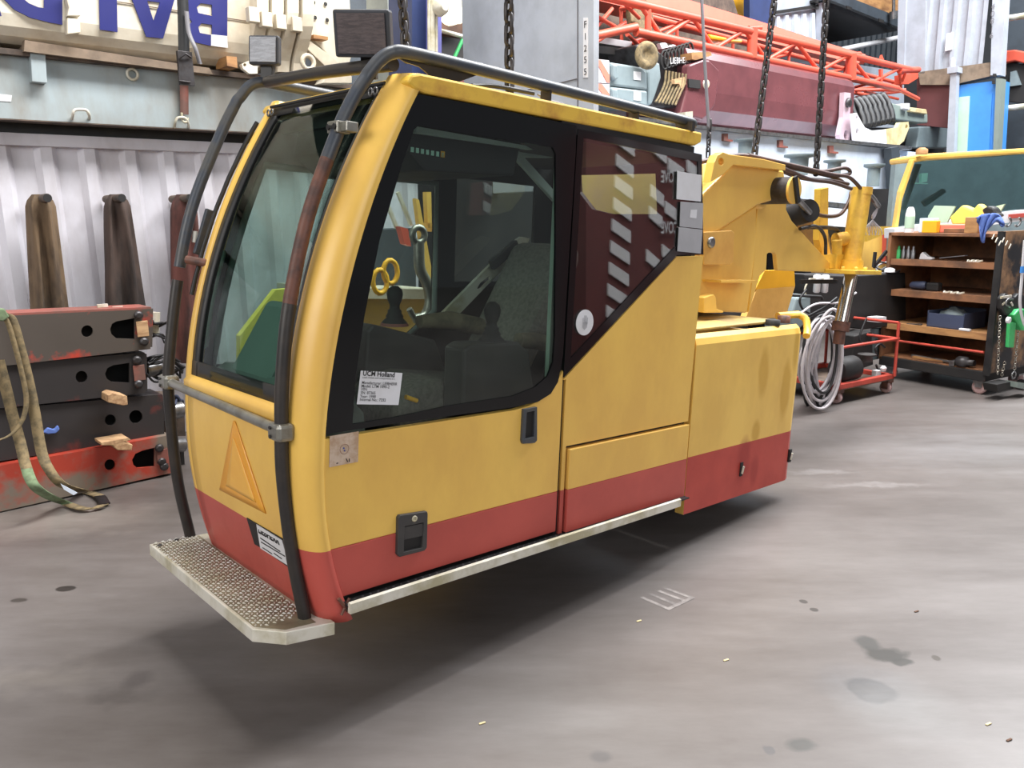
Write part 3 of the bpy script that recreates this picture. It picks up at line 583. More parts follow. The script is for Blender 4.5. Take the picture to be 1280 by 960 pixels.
cp(((944,362),(956,338),(993,337),(994,358)),.95,.03,'side_flap',M['amber'],arm,bevel=.002)
cp(((932,398),(946,361),(994,358),(982,398)),.95,.05,'rear_web',M['yrod'],arm)
# hoist cylinder at the end
t0=C(1077,236,.42); t1=C(1062,337,.42)
b=MB(CAB); b.cyl(t0,t1,.069,28); b.cyl(t0+[0,0,.01],t0-[0,0,.04],.074,28); jk=b.build('jacking_cylinder',M['yrust'],cab)
b=MB(CAB); b.cyl(C(1064,344,.42),C(1051,404,.42),.047,24); b.build('cylinder_rod',M['chrome'],jk)
b=MB(CAB); b.cyl(C(1052,402,.42),C(1050,414,.42),.062,20); b.cyl(C(1050,414,.42),C(1048,430,.42),.04,20); b.build('rod_foot',M['pipe_rust'],jk)
pz_=C(1062,337,.42); b=MB(CAB); b.box((pz_[0]-.22,.28,pz_[2]-.03),(pz_[0]+.22,.6,pz_[2]-.0)); b.build('cylinder_flange',M['yrust'],jk,bevel=.004)
b=MB(CAB); b.cyl(pz_+[0,0,.0],pz_+[0,0,.07],.088,24)
for a in range(8): b.lathe(pz_+[.11*math.cos(a*.785),.11*math.sin(a*.785),0],(0,0,1),[(0,.014),(.02,.014),(.022,.008)],6)
b.build('flange_collar',M['yrust'],jk)
cp(((1026,236),(1036,234),(1035,300),(1042,330),(1030,330),(1024,300)),.62,.05,'upright_strut',M['yrust'],arm)
cp(((996,272),(1010,262),(1036,292),(1044,334),(1000,300)),.75,.04,'rear_gusset',mat('dark_yellow_paint',(150,112,52),.6,c2=(80,62,44),scale=6,amt=.9),arm)  # darker yellow so the gusset plate in front stands out
b=MB(CAB); b.cyl(C(990,270,.62),C(1013,263,.45),.075,20); b.build('hydraulic_motor',M['dark'],arm)
b=MB(CAB); b.tube(arc([C(1000,286,.45),C(1020,283,.45),C(1031,296,.45),C(1032,318,.45)],6),.012,8); b.tube(arc([C(1010,284,.5),C(1044,286,.5),C(1048,300,.5),C(1040,322,.5)],6),.014,8)
b.build('steel_line',M['dsteel'],arm)
b=MB(CAB); b.cyl(C(1044,300,.5),C(1060,298,.45),.05,16); b.box(C(1036,336,.5)+[0,-.05,0],C(1052,318,.5)+[0,.05,0]); b.cyl(C(1046,318,.47),C(1046,300,.47),.035,14); b.build('valve_block',M['yrust'],arm,bevel=.004)
b=MB(CAB); b.bar(C(1000,352,.6),C(1046,352,.6),.02,.03); b.build('lower_crossbar',M['dark'],arm)
hs=[[(870,204),(893,199),(935,195),(985,213),(1012,224),(1040,228),(1064,236)],[(945,198),(1000,212),(1030,214),(1056,210),(1062,217),(1040,220),(1024,217)],[(948,200),(970,220),(995,250),(1010,262),(1030,270),(1050,268),(1061,252),(1064,240)],[(935,194),(1005,210),(1040,218),(1062,222),(1080,240),(1096,255)],[(950,202),(1000,222),(1040,226),(1060,230)],[(960,203),(1010,214),(1046,223),(1058,232)],[(1080,238),(1090,247),(1098,258)],[(990,242),(1003,256),(1012,266)]]
for k,h in enumerate(hs):
    b=MB(CAB); b.tube(arc([C(*q,.40+.05*(k%3)) for q in h],8),.013 if k not in (6,7) else .02,8); b.build('hydraulic_hose',M['hose'] if k not in (6,7) else M['steel'],cab)
b=MB(CAB)
for k in range(9): 
    x=1078+k*2.6; b.tube(arc([C(1098,258,.4),C(1093-k*.4,272,.4),C(x+2,286,.4),C(x+(k%3)*2,294,.4)],5),.0035,5)
b.build('frayed_wires',M['hosew'],cab)
# ================================================================== HALL AND BACKGROUND (lane frame: x down the hall, y to the far side)
def slab(pts,D,th,mt,name=None,parent=None,holes=(),fr=LANE,ax=1,b=None,bevel=0,**k):
    """outline seen at pixels, on plane ax=D of the frame, given real thickness away from the viewer"""
    v=np.zeros(3); v[ax]=th; own=b is None; b=b or MB(fr)
    b.prism([fr.hit(*q,ax,D) for q in pts],v,holes=[[fr.hit(*q,ax,D) for q in h] for h in holes],mi=0)
    return b.build(name,mt,parent,bevel=bevel,**k) if own else b
def root(name,label,cat,px,py,D,group=None,fr=LANE,ax=1):
    p=fr.hit(px,py,ax,D); return thing(name,label,cat,fr,fr.w(p),group)
# floor: worn power-floated concrete
def fs(px,py,rx,ry,col,wob=.1,soft=.2): 
    p=fl(px,py); return ((p[0],p[1],0),(rx,ry,1),col,wob,soft)
fspots=[fs(1088,862,.085,.085,(36,32,28,1),.08,.10),fs(1080,858,.14,.12,(96,95,98,.5),.1,.4),fs(1107,817,.075,.06,(56,54,50,.9),.12,.2),fs(1128,828,.04,.03,(56,54,50,.9),.08,.2),fs(1084,803,.045,.05,(66,66,64,.8),.06,.25),
 fs(1003,932,.045,.03,(70,70,68,.8),.05,.3),fs(753,945,.032,.03,(74,72,74,.7),.04,.3),fs(1005,752,.018,.018,(50,46,44,.95),.02,.1),fs(1018,762,.018,.018,(50,46,44,.95),.02,.1),fs(82,736,.045,.03,(48,44,42,.95),.03,.1),fs(24,750,.035,.02,(64,60,56,.9),.03,.15),
 fs(1170,822,.015,.02,(70,62,54,.9),.02,.2),fs(962,940,.02,.02,(78,78,82,.6),.1,.2),fs(172,851,.05,.05,(78,73,73,.6),.1,.4),fs(150,870,.1,.05,(80,75,73,.6),.2,.5),fs(30,850,.2,.08,(134,128,122,.5),.3,.6),fs(60,650,.5,.2,(150,142,134,.45),.4,.7),
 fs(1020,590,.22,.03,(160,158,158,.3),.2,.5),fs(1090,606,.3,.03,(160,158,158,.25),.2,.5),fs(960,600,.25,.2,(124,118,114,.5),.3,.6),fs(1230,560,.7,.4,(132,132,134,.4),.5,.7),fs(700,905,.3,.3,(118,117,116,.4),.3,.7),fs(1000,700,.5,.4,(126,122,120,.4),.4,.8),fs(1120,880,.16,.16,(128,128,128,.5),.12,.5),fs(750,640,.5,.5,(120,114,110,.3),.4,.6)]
fm=mat('power_floated_concrete',(116,111,109),.38,c2=(86,79,75),scale=.55,amt=.85,detail=10,spots=fspots,coords='Object',bump=.05,lo=.35,hi=.7,rv=.16)
b=MB(); b.box((-9,-3,-.2),(14,20,0)); fo=b.build('floor',fm,kind='structure')
fo.location=(0,0,0); 
for v in fo.data.vertices: v.co+= Vector((2.5,8.5,-.2))
# fine second stain layer mixed into the concrete
nt=fm.node_tree; bs=nt.nodes['Principled BSDF']; src=bs.inputs['Base Color'].links[0].from_socket
tc=nt.nodes.new('ShaderNodeTexCoord'); mp=nt.nodes.new('ShaderNodeMapping'); mp.inputs['Rotation'].default_value=(0,0,R_(41)); mp.inputs['Scale'].default_value=(.5,2.2,1)
nz=nt.nodes.new('ShaderNodeTexNoise'); nz.inputs['Scale'].default_value=1.6; nz.inputs['Detail'].default_value=12; nz.inputs['Roughness'].default_value=.7
rp=nt.nodes.new('ShaderNodeValToRGB'); rp.color_ramp.elements[0].position=.3; rp.color_ramp.elements[1].position=.7; rp.color_ramp.elements[0].color=(.66,.63,.61,1); rp.color_ramp.elements[1].color=(1.12,1.12,1.13,1)
mx=nt.nodes.new('ShaderNodeMix'); mx.data_type='RGBA'; mx.blend_type='MULTIPLY'; mx.inputs[0].default_value=1
nt.links.new(tc.outputs['Object'],mp.inputs[0]); nt.links.new(mp.outputs[0],nz.inputs[0]); nt.links.new(nz.outputs[0],rp.inputs[0]); nt.links.new(src,mx.inputs[6]); nt.links.new(rp.outputs[0],mx.inputs[7]); nt.links.new(mx.outputs[2],bs.inputs['Base Color'])
# faded painted grille mark
b=MB()
gq=[fl(*q,.001) for q in ((800,747),(832,735),(868,748),(836,763))]
for t in (0,.33,.66,.93): 
    a0=gq[0]+(gq[1]-gq[0])*t; a1=gq[3]+(gq[2]-gq[3])*t; d=(gq[1]-gq[0])*.12; b.add([a0,a0+d,a1+d,a1],[(0,1,2,3)])
b.prism([gq[2]+(gq[3]-gq[2])*0,gq[3],gq[3]+(gq[0]-gq[3])*.12,gq[2]+(gq[1]-gq[2])*.12],(0,0,.0008))
b.build('floor_marking',mat('faded_white_paint',(138,131,128),.6,c2=(104,98,96),scale=14,amt=1),label='faded pale striped paint mark on the floor below the cab',cat='marking')
for k,(px,py,c) in enumerate(((603,905,'wood'),(799,777,'wood'),(908,826,'wood'),(1236,906,'wood'),(1262,926,'brownwood'),(1146,765,'brownwood'))):
    p=fl(px,py); b=MB(); b.bar(p+[-.011,-.003,.002],p+[.010,.006,.003],.008,.004); b.build('debris_chip',M['tanb' if c=='wood' else c],label='small '+('pale' if c=='wood' else 'brown')+' chip lying on the concrete floor',cat='chip',group='loose chips on the floor '+('pale' if c=='wood' else 'brown'),bevel=.002)
# ------- left: white container side
DW=6.3
r=root('shipping_container','white corrugated container side behind the hanging canvas sleeves','container',120,400,DW)
b=MB(LANE); x0,x1=-.8,7.2; zt=2.17; n=int((x1-x0)/.27); pts=[]
for i in range(n+1):
    x=x0+i*.27; pts+=[(x,0),(x+.07,0),(x+.105,.036),(x+.235,.036)]
b.grid([[(x,DW+y,.0) for x,y in pts],[(x,DW+y,zt) for x,y in pts]],smooth=False); b.build('corrugated_panel',M['wall'],r)
z1=G(0,165,DW-.02)[2]; r.location=r.location
b=MB(LANE); b.box((x0,DW-.02,z1-.08),(x1,DW+.08,z1)); b.build('top_rail',M['wall'],r,bevel=.004)
# ------- blue-grey box beam above the container, with its fittings
DB=6.12
r=root('box_girder','long blue-grey steel box beam lying above the white container','beam',150,150,DB)
zb=G(150,156,DB)[2]; zt=G(150,77,DB)[2]; xa,xb=-.2,5.2
MB(LANE).box((xa,DB,zb),(xb,DB+.5,zt-.03)).build('web_plate',M['bluegrey'],r)
MB(LANE).box((xa,DB-.06,zt-.035),(xb,DB+.56,zt)).build('top_flange',M['brownsteel'],r)
MB(LANE).box((xa,DB-.005,zb-.008),(xb,DB+.14,zb)).build('bottom_flange',M['brownsteel'],r)
MB(LANE).box((xa,DB+.19,z1+.004),(xb,DB+.5,zb)).build('gap_shade_box',M['black'],r)  # black box stands in for the shadowed gap between girder and container
slab([(38,66),(57,68),(59,104),(40,102)],DB-.07,.08,M['bluegrey'],'bracket_box',r,bevel=.004)
slab([(-4,117),(15,119),(14,127),(-4,126)],DB-.004,.003,M['white'],'label_plate',r)
def uh(x0_,x1_,y0,y1,D,par):
    b=MB(LANE); b.tube(arc([G(x0_,y1,D+.06),G(x0_+1,(y0+y1)/2,D),G(x0_+4,y0+.5,D-.01),G(x1_-5,y0+.5,D-.01),G(x1_-1,(y0+y1)/2,D),G(x1_,y1,D+.06)],5),.010,8); b.build('lashing_handle',M['alup'],par)
uh(90,112,137,149,DB-.05,r); uh(218,236,147,160,DB-.05,r)
b=MB(LANE); c=G(165,93,DB-.01); b.tube([c+[.035*math.cos(t),-.01,.035*math.sin(t)] for t in np.linspace(0,6.28,17)[:-1]],.010,8,True); b.build('lashing_ring',M['alup'],r)
# tan ledge beam on top
zl=G(170,66,DB-.1)[2]
b=MB(LANE); b.prism([G(*q,DB-.1) for q in ((31,50),(262,85),(266,93),(30,64))],(0,.5,0)); b.build('packing_plank',M['tan'],label='dusty tan plank lying on top of the blue-grey beam',cat='plank')
# cream crane boom with big blue letters
r=root('crane_boom','cream crane boom with blue upside-down letters resting above the blue-grey beam','crane boom',150,50,6.0)
D0=5.98; th=1.0
q0=G(-30,30,D0); zb=G(150,66,D0)[2]; xe=G(330,70,D0)[0]
b=MB(LANE); pr=[(0,1.2),(0,.16),(.02,.09),(.06,.04),(.13,.005),(.22,0),(1.0,0),(1.0,1.2)]
b.grid([[(x,D0+y,zb+z) for y,z in pr] for x in (-1.,xe)],smooth=False); b.add([(xe,D0+y,zb+z) for y,z in pr],[tuple(range(len(pr)))]); b.build('boom_shell',M['cream'],r)
def letter(pts,holes=()): slab(pts,D0-.012,.010,M['blue'],'blue_letter',r,holes=holes)
letter([(78,-60),(78,31),(62,28),(38,22),(18,12),(2,-4),(-8,-24),(-12,-60)],[[(55,-50),(55,10),(48,9),(36,4),(24,-6),(17,-22),(15,-50)]])
letter([(0,20),(2,20),(0,12)])
letter([(60,-60),(145,-60),(147,40),(125,37),(123,-40),(60,-44)])
letter([(142,-60),(165,-1),(183,46),(204,48),(218,0),(236,-60),(214,-60),(206,-20),(180,-24),(168,-60)],[[(184,1),(200,3),(192,26)]])
letter([(285,-60),(284,57),(262,57),(245,53),(236,44),(235,33),(240,27),(233,17),(232,2),(238,-8),(232,-20),(236,-60)],[[(265,44),(265,31),(252,29),(248,34),(250,41)],[(265,20),(265,6),(251,4),(246,9),(248,16)]])
slab([(264,43),(284,45),(285,60),(264,57)],D0-.016,.003,M['white'],'label_plate',r)
MB(LANE).tube([G(146,2,D0-.008),G(232,15,D0-.008),G(320,28,D0-.008)],.004,5).build('weld_seam',M['tan'],r)
b=MB(LANE); slab([(82,-6),(93,-6),(94,10),(100,12),(101,20),(84,20),(86,10)],D0-.06,.06,M['cream'],b=b); slab([(84,22),(100,24),(101,41),(84,43)],D0-.05,.05,M['cream'],b=b); b.build('mounting_lug',M['cream'],r,bevel=.006)
# curved shells and lugs at the head of the boom
for k,(x,y1) in enumerate(((326,80),(345,82),(364,86),(383,90))):
    b=MB(LANE); rows=[]
    for t in np.linspace(0,1,10):
        yy=-40+(y1+40)*t; dep=.16*math.sin(max(0,(t-.45))/.55*math.pi/2)**2
        p=G(x-4,yy,5.86-.02*k); q=G(x+8,yy,5.86-.02*k); rows.append([p+[0,dep+.25,0],p+[0,dep,0],q+[0,dep,0],q+[.0,dep+.35,0]])
    b.grid(rows,smooth=False); b.build('telescopic_shell',M['cream'],r,solid=.02)
b=MB(LANE)
for x,y in ((318,18),(334,24),(352,27),(372,30)): b.box(G(x,y,5.8)-[.04,.0,.05],G(x,y,5.8)+[.04,.06,.05])
b.build('shell_lugs',M['cream'],r,bevel=.004)
slab([(302,80),(311,76),(322,80),(322,92),(312,92),(304,86)],5.85,.04,M['cream'],'pin_bracket',r,holes=[ring(306,81,2)])
b=MB(LANE); slab([(384,-30),(436,-30),(440,66),(436,84),(418,76),(392,50),(386,40)],5.95,.1,M['cream'],b=b); b.build('boom_head_plate',M['cream'],r,bevel=.004,label='cream head plate with bolt holes')
b=MB(LANE)
for x,y in ((392,3),(407,5),(394,22),(409,25)): b.lathe(G(x,y,5.94),(0,-1,0),[(0,.016),(.004,.014)],8)
b.build('bolt_holes',M['dark'],r)
slab([(386,50),(420,74),(440,96),(440,104),(402,104),(412,88),(385,62)],5.88,.12,M['cream'],'diagonal_brace',r,bevel=.004)
b=MB(LANE); b.tube([G(385,78,5.84)+[.05*math.cos(t),0,.05*math.sin(t)] for t in np.linspace(0,6.28,15)[:-1]],.018,8,True); b.build('shackle_ring',M['cream'],r)
slab([(392,43),(410,46),(410,50),(392,48)],5.86,.08,M['ply'],'wood_wedge',label='small wooden wedge stuck on the cream boom head plate',cat='wedge')
slab([(283,70),(296,71),(297,85),(284,82)],5.9,.2,M['ply'],'timber_block',label='orange-brown timber block under the cream boom',cat='wood block')
# ratchet strap
Ds=5.84
r=root('ratchet_strap','dark ratchet strap over the cream boom hooked to the beam ring','strap',232,150,Ds)
b=MB(LANE); b.ribbon(arc([G(227,-30,Ds),G(229,20,Ds),G(230,70,Ds)]),(.075,0,0),.004); b.build('webbing',M['black'],r)
b=MB(LANE); b.ribbon(arc([G(233,14,Ds-.02),G(236,40,Ds-.03),G(244,60,Ds-.05),G(250,80,Ds-.02)]),(.03,0,0),.003); b.build('loose_tail',M['cable'],r)
b=MB(LANE); b.box(G(231,88,Ds)-[.05,.03,.1],G(231,88,Ds)+[.05,.0,.12]); b.tube([G(224,84,Ds-.04),G(224,101,Ds-.04),G(238,103,Ds-.04)],.008,6); b.tube([G(225,72,Ds-.04)]+[G(232,67,Ds-.06)]+[G(239,72,Ds-.04)],.008,6); b.build('ratchet_buckle',M['dsteel'],r,bevel=.004)
b=MB(LANE); b.ribbon([G(230,103,DB-.03),G(230.5,143,DB-.03)],(.06,0,0),.004); b.build('webbing',M['redtop'],r,label='brown lower webbing')
b=MB(LANE); b.tube(arc([G(227,141,DB-.04),G(228,150,DB-.05),G(232,153,DB-.06),G(235,148,DB-.05)],4),.009,6); b.build('strap_hook',M['alup'],r)
# ------- stack of steel beams
def beam(name,label,q,D,holes,mt,length_px,top=None,fitting=None):
    r=root(name,label,'steel beam',100,q[2][1],D)
    b=slab(q,D,.02,mt,'side_plate',r,holes=holes)
    c=[LANE.hit(*p,1,D) for p in q]
    MB(LANE).prism([p+[0,.17,0] for p in c],(0,.02,0)).build('back_plate',M['dark'],r)
    MB(LANE).prism([c[0],c[1],c[1]+[0,.24,0],c[0]+[0,.24,0]],(0,0,.012)).build('top_plate',top or mt,r)
    MB(LANE).prism([c[3],c[2],c[2]+[0,.24,0],c[3]+[0,.24,0]],(0,0,-.012)).build('bottom_plate',mt,r)
    MB(LANE).prism([c[1],c[2],c[2]+[0,.24,0],c[1]+[0,.24,0]],(.012,0,0)).build('end_plate',mt,r)
    return r
def dsh(x0,x1,y0,y1): # D-shaped hole, rounded at left, tapering
    m_=(y0+y1)/2; return [(x1,y0),(x1,y1),(x0+8,y1-1),(x0+3,y1-5),(x0,m_+3),(x0,m_),(x0+3,y0+7),(x0+10,y0+4)]
def zz(x,y): return (x*.2917,380+y*.2917)
b1=beam('steel_beam','red and grey steel beam, topmost of the stack of four, beam with two holes',[(-40,397),(189,386),(188,434),(-40,460)],5.30,[ring(109,414,7.5,14),[zz(578,60),zz(578,150),zz(500,148),zz(478,130),zz(472,108),zz(480,85),zz(500,74)]],M['beam'],0,M['redtop'])
b2=beam('steel_beam','dark red-brown steel beam, second from the top of the stack',[(-40,462),(181,443),(182,489),(-40,512)],5.32,[ring(102,471,7.5,14),[zz(555,252),zz(555,338),zz(480,334),zz(458,320),zz(450,300),zz(460,275),zz(485,262)]],M['beamd'],0)
b3=beam('steel_beam','black steel beam, third from the top of the stack',[(-40,518),(203,495),(203,543),(-40,580)],5.34,[ring(138,525,7,14),ring(170,521,8.5,14)],M['beamd'],0)
b4=beam('steel_beam','red steel beam with bare grey end, bottom of the stack on the floor',[(-40,592),(213,546),(214,589),(-40,646)],5.28,[ring(137.5,581,7,14),[zz(663,615),zz(663,697),zz(590,703),zz(572,690),zz(566,668),zz(580,642),zz(610,628)]],M['beamr'],0)
for (x,y,D,c,par) in ((178,411,5.29,'wood',b1),(174,466,5.31,'redtop',b2),(203,571,5.27,'redtop',b4)):
    c0=LANE.hit(x,y,1,D); b=MB(LANE); b.box(c0-[.035,.006,.05],c0+[.035,0,.05]); o=b.build('hole_plate',M[c],par,bevel=.004)
for (x,y,D,par) in ((173,394,5.29,b1),(180,427,5.29,b1),(171,450,5.31,b2),(173,480,5.31,b2),(199,560,5.27,b4),(205,583,5.27,b4),(202,577,5.27,b4)):
    c0=LANE.hit(x,y,1,D); MB(LANE).lathe(c0,(0,-1,0),[(0,.028),(.012,.026),(.018,.015)],14).build('bolt_head',M['dsteel'],par)
for pp_,lab in (([(135,494),(141,491),(159,495),(160,506),(154,507),(135,503)],'pale wood block wedged on the third beam of the stack'),([(126,553),(160,547),(164,550),(143,557),(127,557)],'split pale wood wedge lying on the bottom beam'),([(140,556),(152,552),(166,556),(165,563),(147,563)],'short brown wood block under the split wedge')):
    slab(pp_,5.16,.14,M['wood'],'wood_block',label=lab,cat='wood block',bevel=.004)
slab([(54,541),(60,535),(68,537),(73,532),(75,537),(70,542),(60,543)],5.30,.03,M['cloth'],'blue_rag',label='small blue rag stuck on the third beam',cat='rag',bevel=.006)
# bundles of cable at the beam ends
def bundle(ps,n_,spread,name,label,mt,D,r_=.008):
    rt=root(name,label,'cable',ps[0][0],ps[0][1],D)
    for k in range(n_):
        q=[(x+random.uniform(-spread,spread),y+random.uniform(-spread,spread)) for x,y in ps]
        MB(LANE).tube(arc([LANE.hit(*a_,1,D+random.uniform(-.05,.1)) for a_ in q],5),r_,6).build('wire',mt,rt)
bundle([(188,404),(197,408),(206,402)],3,4,'cable_bundle','cut black cables sticking out of the topmost beam',M['hoseb'],5.35)
bundle([(190,418),(200,420),(208,428)],3,4,'cable_bundle','cut black cables poking out low beside the topmost beam end',M['hoseb'],5.35)
bundle([(182,452),(196,450),(210,448),(226,456)],5,5,'cable_bundle','dark cable tangle at the end of the second beam',M['hoseb'],5.35)
bundle([(184,468),(200,474),(220,462),(228,470)],4,5,'cable_bundle','dark looped cables below the second beam end',M['hoseb'],5.35)
bundle([(203,500),(214,505),(224,498),(229,505)],4,4,'cable_bundle','blue cables at the end of the third beam',M['bin'],5.4)
MB(LANE).cyl(G(181,463,5.40),G(199,459,5.42),.05,16).build('steel_pipe',M['steel'],label='bright steel pipe stub in the second beam end',cat='pipe')
MB(LANE).cyl(G(202,515,5.42),G(226,512,5.44),.06,16).build('steel_pipe',M['steel'],label='bright steel pipe stub in the third beam end',cat='pipe')
MB(LANE).cyl(G(213,557,5.42),G(229,556,5.44),.05,16).build('steel_pipe',M['steel'],label='bright steel pipe stub beside the bottom beam end',cat='pipe')
MB(LANE).cyl(G(192,390,5.44),G(191,418,5.44),.04,16).build('steel_pipe',M['alup'],label='upright pale pipe behind the topmost beam end',cat='pipe')
slab([(205,560),(229,552),(232,596),(216,590)],5.46,.5,M['dark'],'support_block',label='black support block behind the end of the bottom beam',cat='block')
slab([(186,500),(230,500),(232,545),(203,545)],5.5,.4,M['brownsteel'],'support_block',label='rusty brown block behind the third beam end',cat='block')
# pale bolts on top of the stack
for x,y in ((128,382),(147,385)):
    c0=G(x,y,5.42); MB(LANE).bar(c0-[.03,0,.0],c0+[.03,0,.0],.02,.02).build('loose_bolt',M['alup'],label=('left' if x<140 else 'right')+' one of two small bright bolts lying on the topmost beam',cat='bolt')
# webbing slings over the beams down to the floor
def sling(pts,name,label,segs,wd,th=.006):
    """pts: (px,py,D); segs: list of (name,mat,i0,i1)"""
    P=arc([LANE.hit(x,y,1,D) if D else LANE.hit(x,y,2,.02) for x,y,D in pts],6); rt=thing(name,label,'lifting sling',LANE,LANE.w(P[-1]))
    n_=len(P)
    for nm,mt,a_,b_ in segs:
        Q=P[int(a_*(n_-1)):int(b_*(n_-1))+1]; MB(LANE).ribbon(Q,(wd,-wd*.3,0),th).build(nm,M[mt],rt)
sling([(-6,386,5.1),(8,400,5.1),(18,430,5.1),(28,470,5.1),(33,500,5.1),(28,525,5.1),(14,543,5.1),(-6,552,5.1)],'lifting_sling','thin pale sling looping at the left edge over the dark beams',[('webbing','sling',0,1)],.025)
sling([(2,392,5.12),(14,400,5.12),(26,440,5.12),(36,480,5.12),(44,520,5.11),(52,565,5.08),(62,588,5.0),(78,606,5.0),(104,614,None),(124,620,None),(131,630,None)],'lifting_sling','long olive webbing sling hanging over the beams to the floor',[('webbing','sling',0,.92),('webbing_end','hoseb',.9,1)],.055)
sling([(-2,450,5.16),(6,480,5.16),(16,520,5.16),(26,556,5.12),(32,582,5.05),(42,606,4.9),(60,620,5.0),(82,629,None),(100,635,None),(116,636,None),(129,631,None)],'lifting_sling','green and olive webbing sling trailing onto the floor beside the bottom beam',[('webbing','sling',0,.42),('green_sleeve','slingg',.42,.72),('webbing_end','sling',.72,1)],.055)
MB(LANE).prism([LANE.hit(x,y,1,4.96) for x,y in ((76,605),(84,609),(97,616),(92,619),(80,612))],(0,.01,0)).build('sling_tag',M['lb'],label='small pale blue tag on the long olive sling near the floor',cat='tag')
MB(LANE).prism([LANE.hit(x,y,1,5.08) for x,y in ((-6,386),(6,386),(12,396),(4,402),(-6,400))],(0,.06,0)).build('sling_pad',M['slingg'],label='green sling pad at the left edge on the topmost beam',cat='pad',bevel=.006)
# canvas sleeves hanging from pipe pegs
def sleeve(cx,top,bot,wt,wb,mt,label,lean,seed,D=6.08):
    rnd=random.Random(seed); rt=root('canvas_sleeve',label,'canvas sleeve',cx,bot,D)
    b=MB(LANE); rows=[]; N=44; ph=[rnd.uniform(0,6.28) for _ in range(5)]
    for i in range(22):
        t=i/21; y=top+(bot-top)*t; c=cx+lean*t
        hw=(wt*1.15+(wb-wt)*t)/2*min(1,math.sin(min(1,t*7+.35)*math.pi/2)); dd=.13*min(1,t*5+.5)
        row=[]
        for k in range(N+1):
            a=2*math.pi*k/N; 
            fold=1+.42*math.sin(5*a+ph[0]+t*1.5)*min(1,t*4+.3)+.22*math.sin(9*a+ph[1]-t*3)*min(1,t*2+.2)
            p=G(c+hw*math.cos(a)*(.9+.1*math.sin(3*a+ph[2])),y,D)+np.array([0,-dd*math.sin(a)*fold*(.7),0.02*math.sin(5*a+ph[3])*t]); row.append(p)
        rows.append(row)
    b.grid(rows); b.add(rows[0],[tuple(range(N+1))]); b.build('cloth',mt,rt)
    pg=G(cx+lean*0+8,top+4,D); b=MB(LANE); P0=G(cx+wt*.30,top+4.5,D-.17)
    b.tube([P0+[0,.36,0],P0],.028,14); b.prism([P0+[.026*math.cos(a),-.002,.026*math.sin(a)] for a in np.linspace(0,6.28,15)[:-1]],(0,-.003,0),mi=1); b.build('pipe_peg',[M['brownsteel'],M['dark']],rt)
sleeve(49,243,400,34,46,M['canvas'],'olive brown canvas sleeve draped over a pipe peg, leftmost of the three',14,3)
sleeve(144,243,400,28,54,M['canvasd'],'dark brown folded sleeve draped over a pipe peg, middle of the three',12,8)
sleeve(229,243,450,28,40,M['canvasr'],'red-brown sleeve on a pipe peg beside the cab, rightmost of the three',8,5)
# ------- behind the cab, seen between roof rail and through the glass
DC=5.2
slab([(515,-40),(549,-40),(549,130),(515,130)],5.0,.3,M['navy'],'navy_mast',label='dark navy steel mast rising behind the cab roof',cat='mast')
r=root('violet_mast','blue-violet machine mast with bright cylinder rods beside the navy mast','mast',545,130,4.9)
slab([(541,-40),(552,-40),(552,130),(541,130)],4.92,.2,M['violet'],'mast_rail',r)
for x in (536,540,545): MB(LANE).cyl(G(x,-40,4.86),G(x+.5,120,4.86),.012 if x!=540 else .02,10).build('cylinder_rod',M['alup'],r)
MB(LANE).lathe(G(549,10,4.84),(0,-1,0),[(0,.06),(.05,.05),(.07,.03)],14).build('grease_fitting',M['alup'],r)
r=root('steel_column','grey hall column with rusty edge behind the front chain','column',500,200,5.15)
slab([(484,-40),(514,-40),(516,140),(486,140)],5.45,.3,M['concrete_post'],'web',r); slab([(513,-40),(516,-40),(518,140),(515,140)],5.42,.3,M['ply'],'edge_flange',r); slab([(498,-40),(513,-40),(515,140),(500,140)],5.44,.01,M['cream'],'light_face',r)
slab([(425,-40),(486,-40),(488,140),(425,140)],6.6,.3,M['contd'],'dark_container',label='dark slate container end behind the cab floodlight',cat='container')
# work lamp glowing behind the mast
r=root('work_lamp','glowing work lamp between the violet mast and the grey cabinet','lamp',565,20,6.0)
lampm=mat('lit_lamp',(255,236,200),.5,emit=3.0)
MB(LANE).lathe(G(560,14,6.0),(0,-1,0),[(0,.12),(.05,.12),(.08,.06)],18).build('lamp_glass',lampm,r)
MB(LANE).lathe(G(560,14,6.12),(0,-1,0),[(0,.05),(.06,.1),(.12,.13)],18).build('lamp_housing',M['alup'],r)
slab([(548,-60),(590,-60),(590,28),(548,22)],6.6,.1,M['cream'],'cream_cladding',label='cream panel behind the glowing lamp',cat='panel')
slab([(548,24),(590,30),(590,44),(548,38)],6.4,.2,M['brownwood'],'brown_crossbeam',label='brown cross beam under the glowing lamp',cat='beam')
slab([(545,38),(590,44),(590,140),(545,140)],6.8,.2,M['dark'],'dark_cabinet',label='black cabinet behind the green brace bars',cat='cabinet')
b=MB(LANE); b.tube([G(550,38,6.2),G(580,46,6.2)],.02,8); b.build('white_brace',M['alup'],label='thin pale brace bar right of the violet mast',cat='bar')
b=MB(LANE); b.tube([G(578,50,6.2),G(550,110,6.2)],.018,8); b.build('green_brace',M['green'],label='green diagonal brace bar left of the grey cabinet',cat='bar')
slab([(555,92),(592,98),(592,125),(555,125)],6.1,.4,M['maroonc'],'red_machine_block',label='dark red machine block just above the cab roof left of the grey cabinet',cat='machine part')
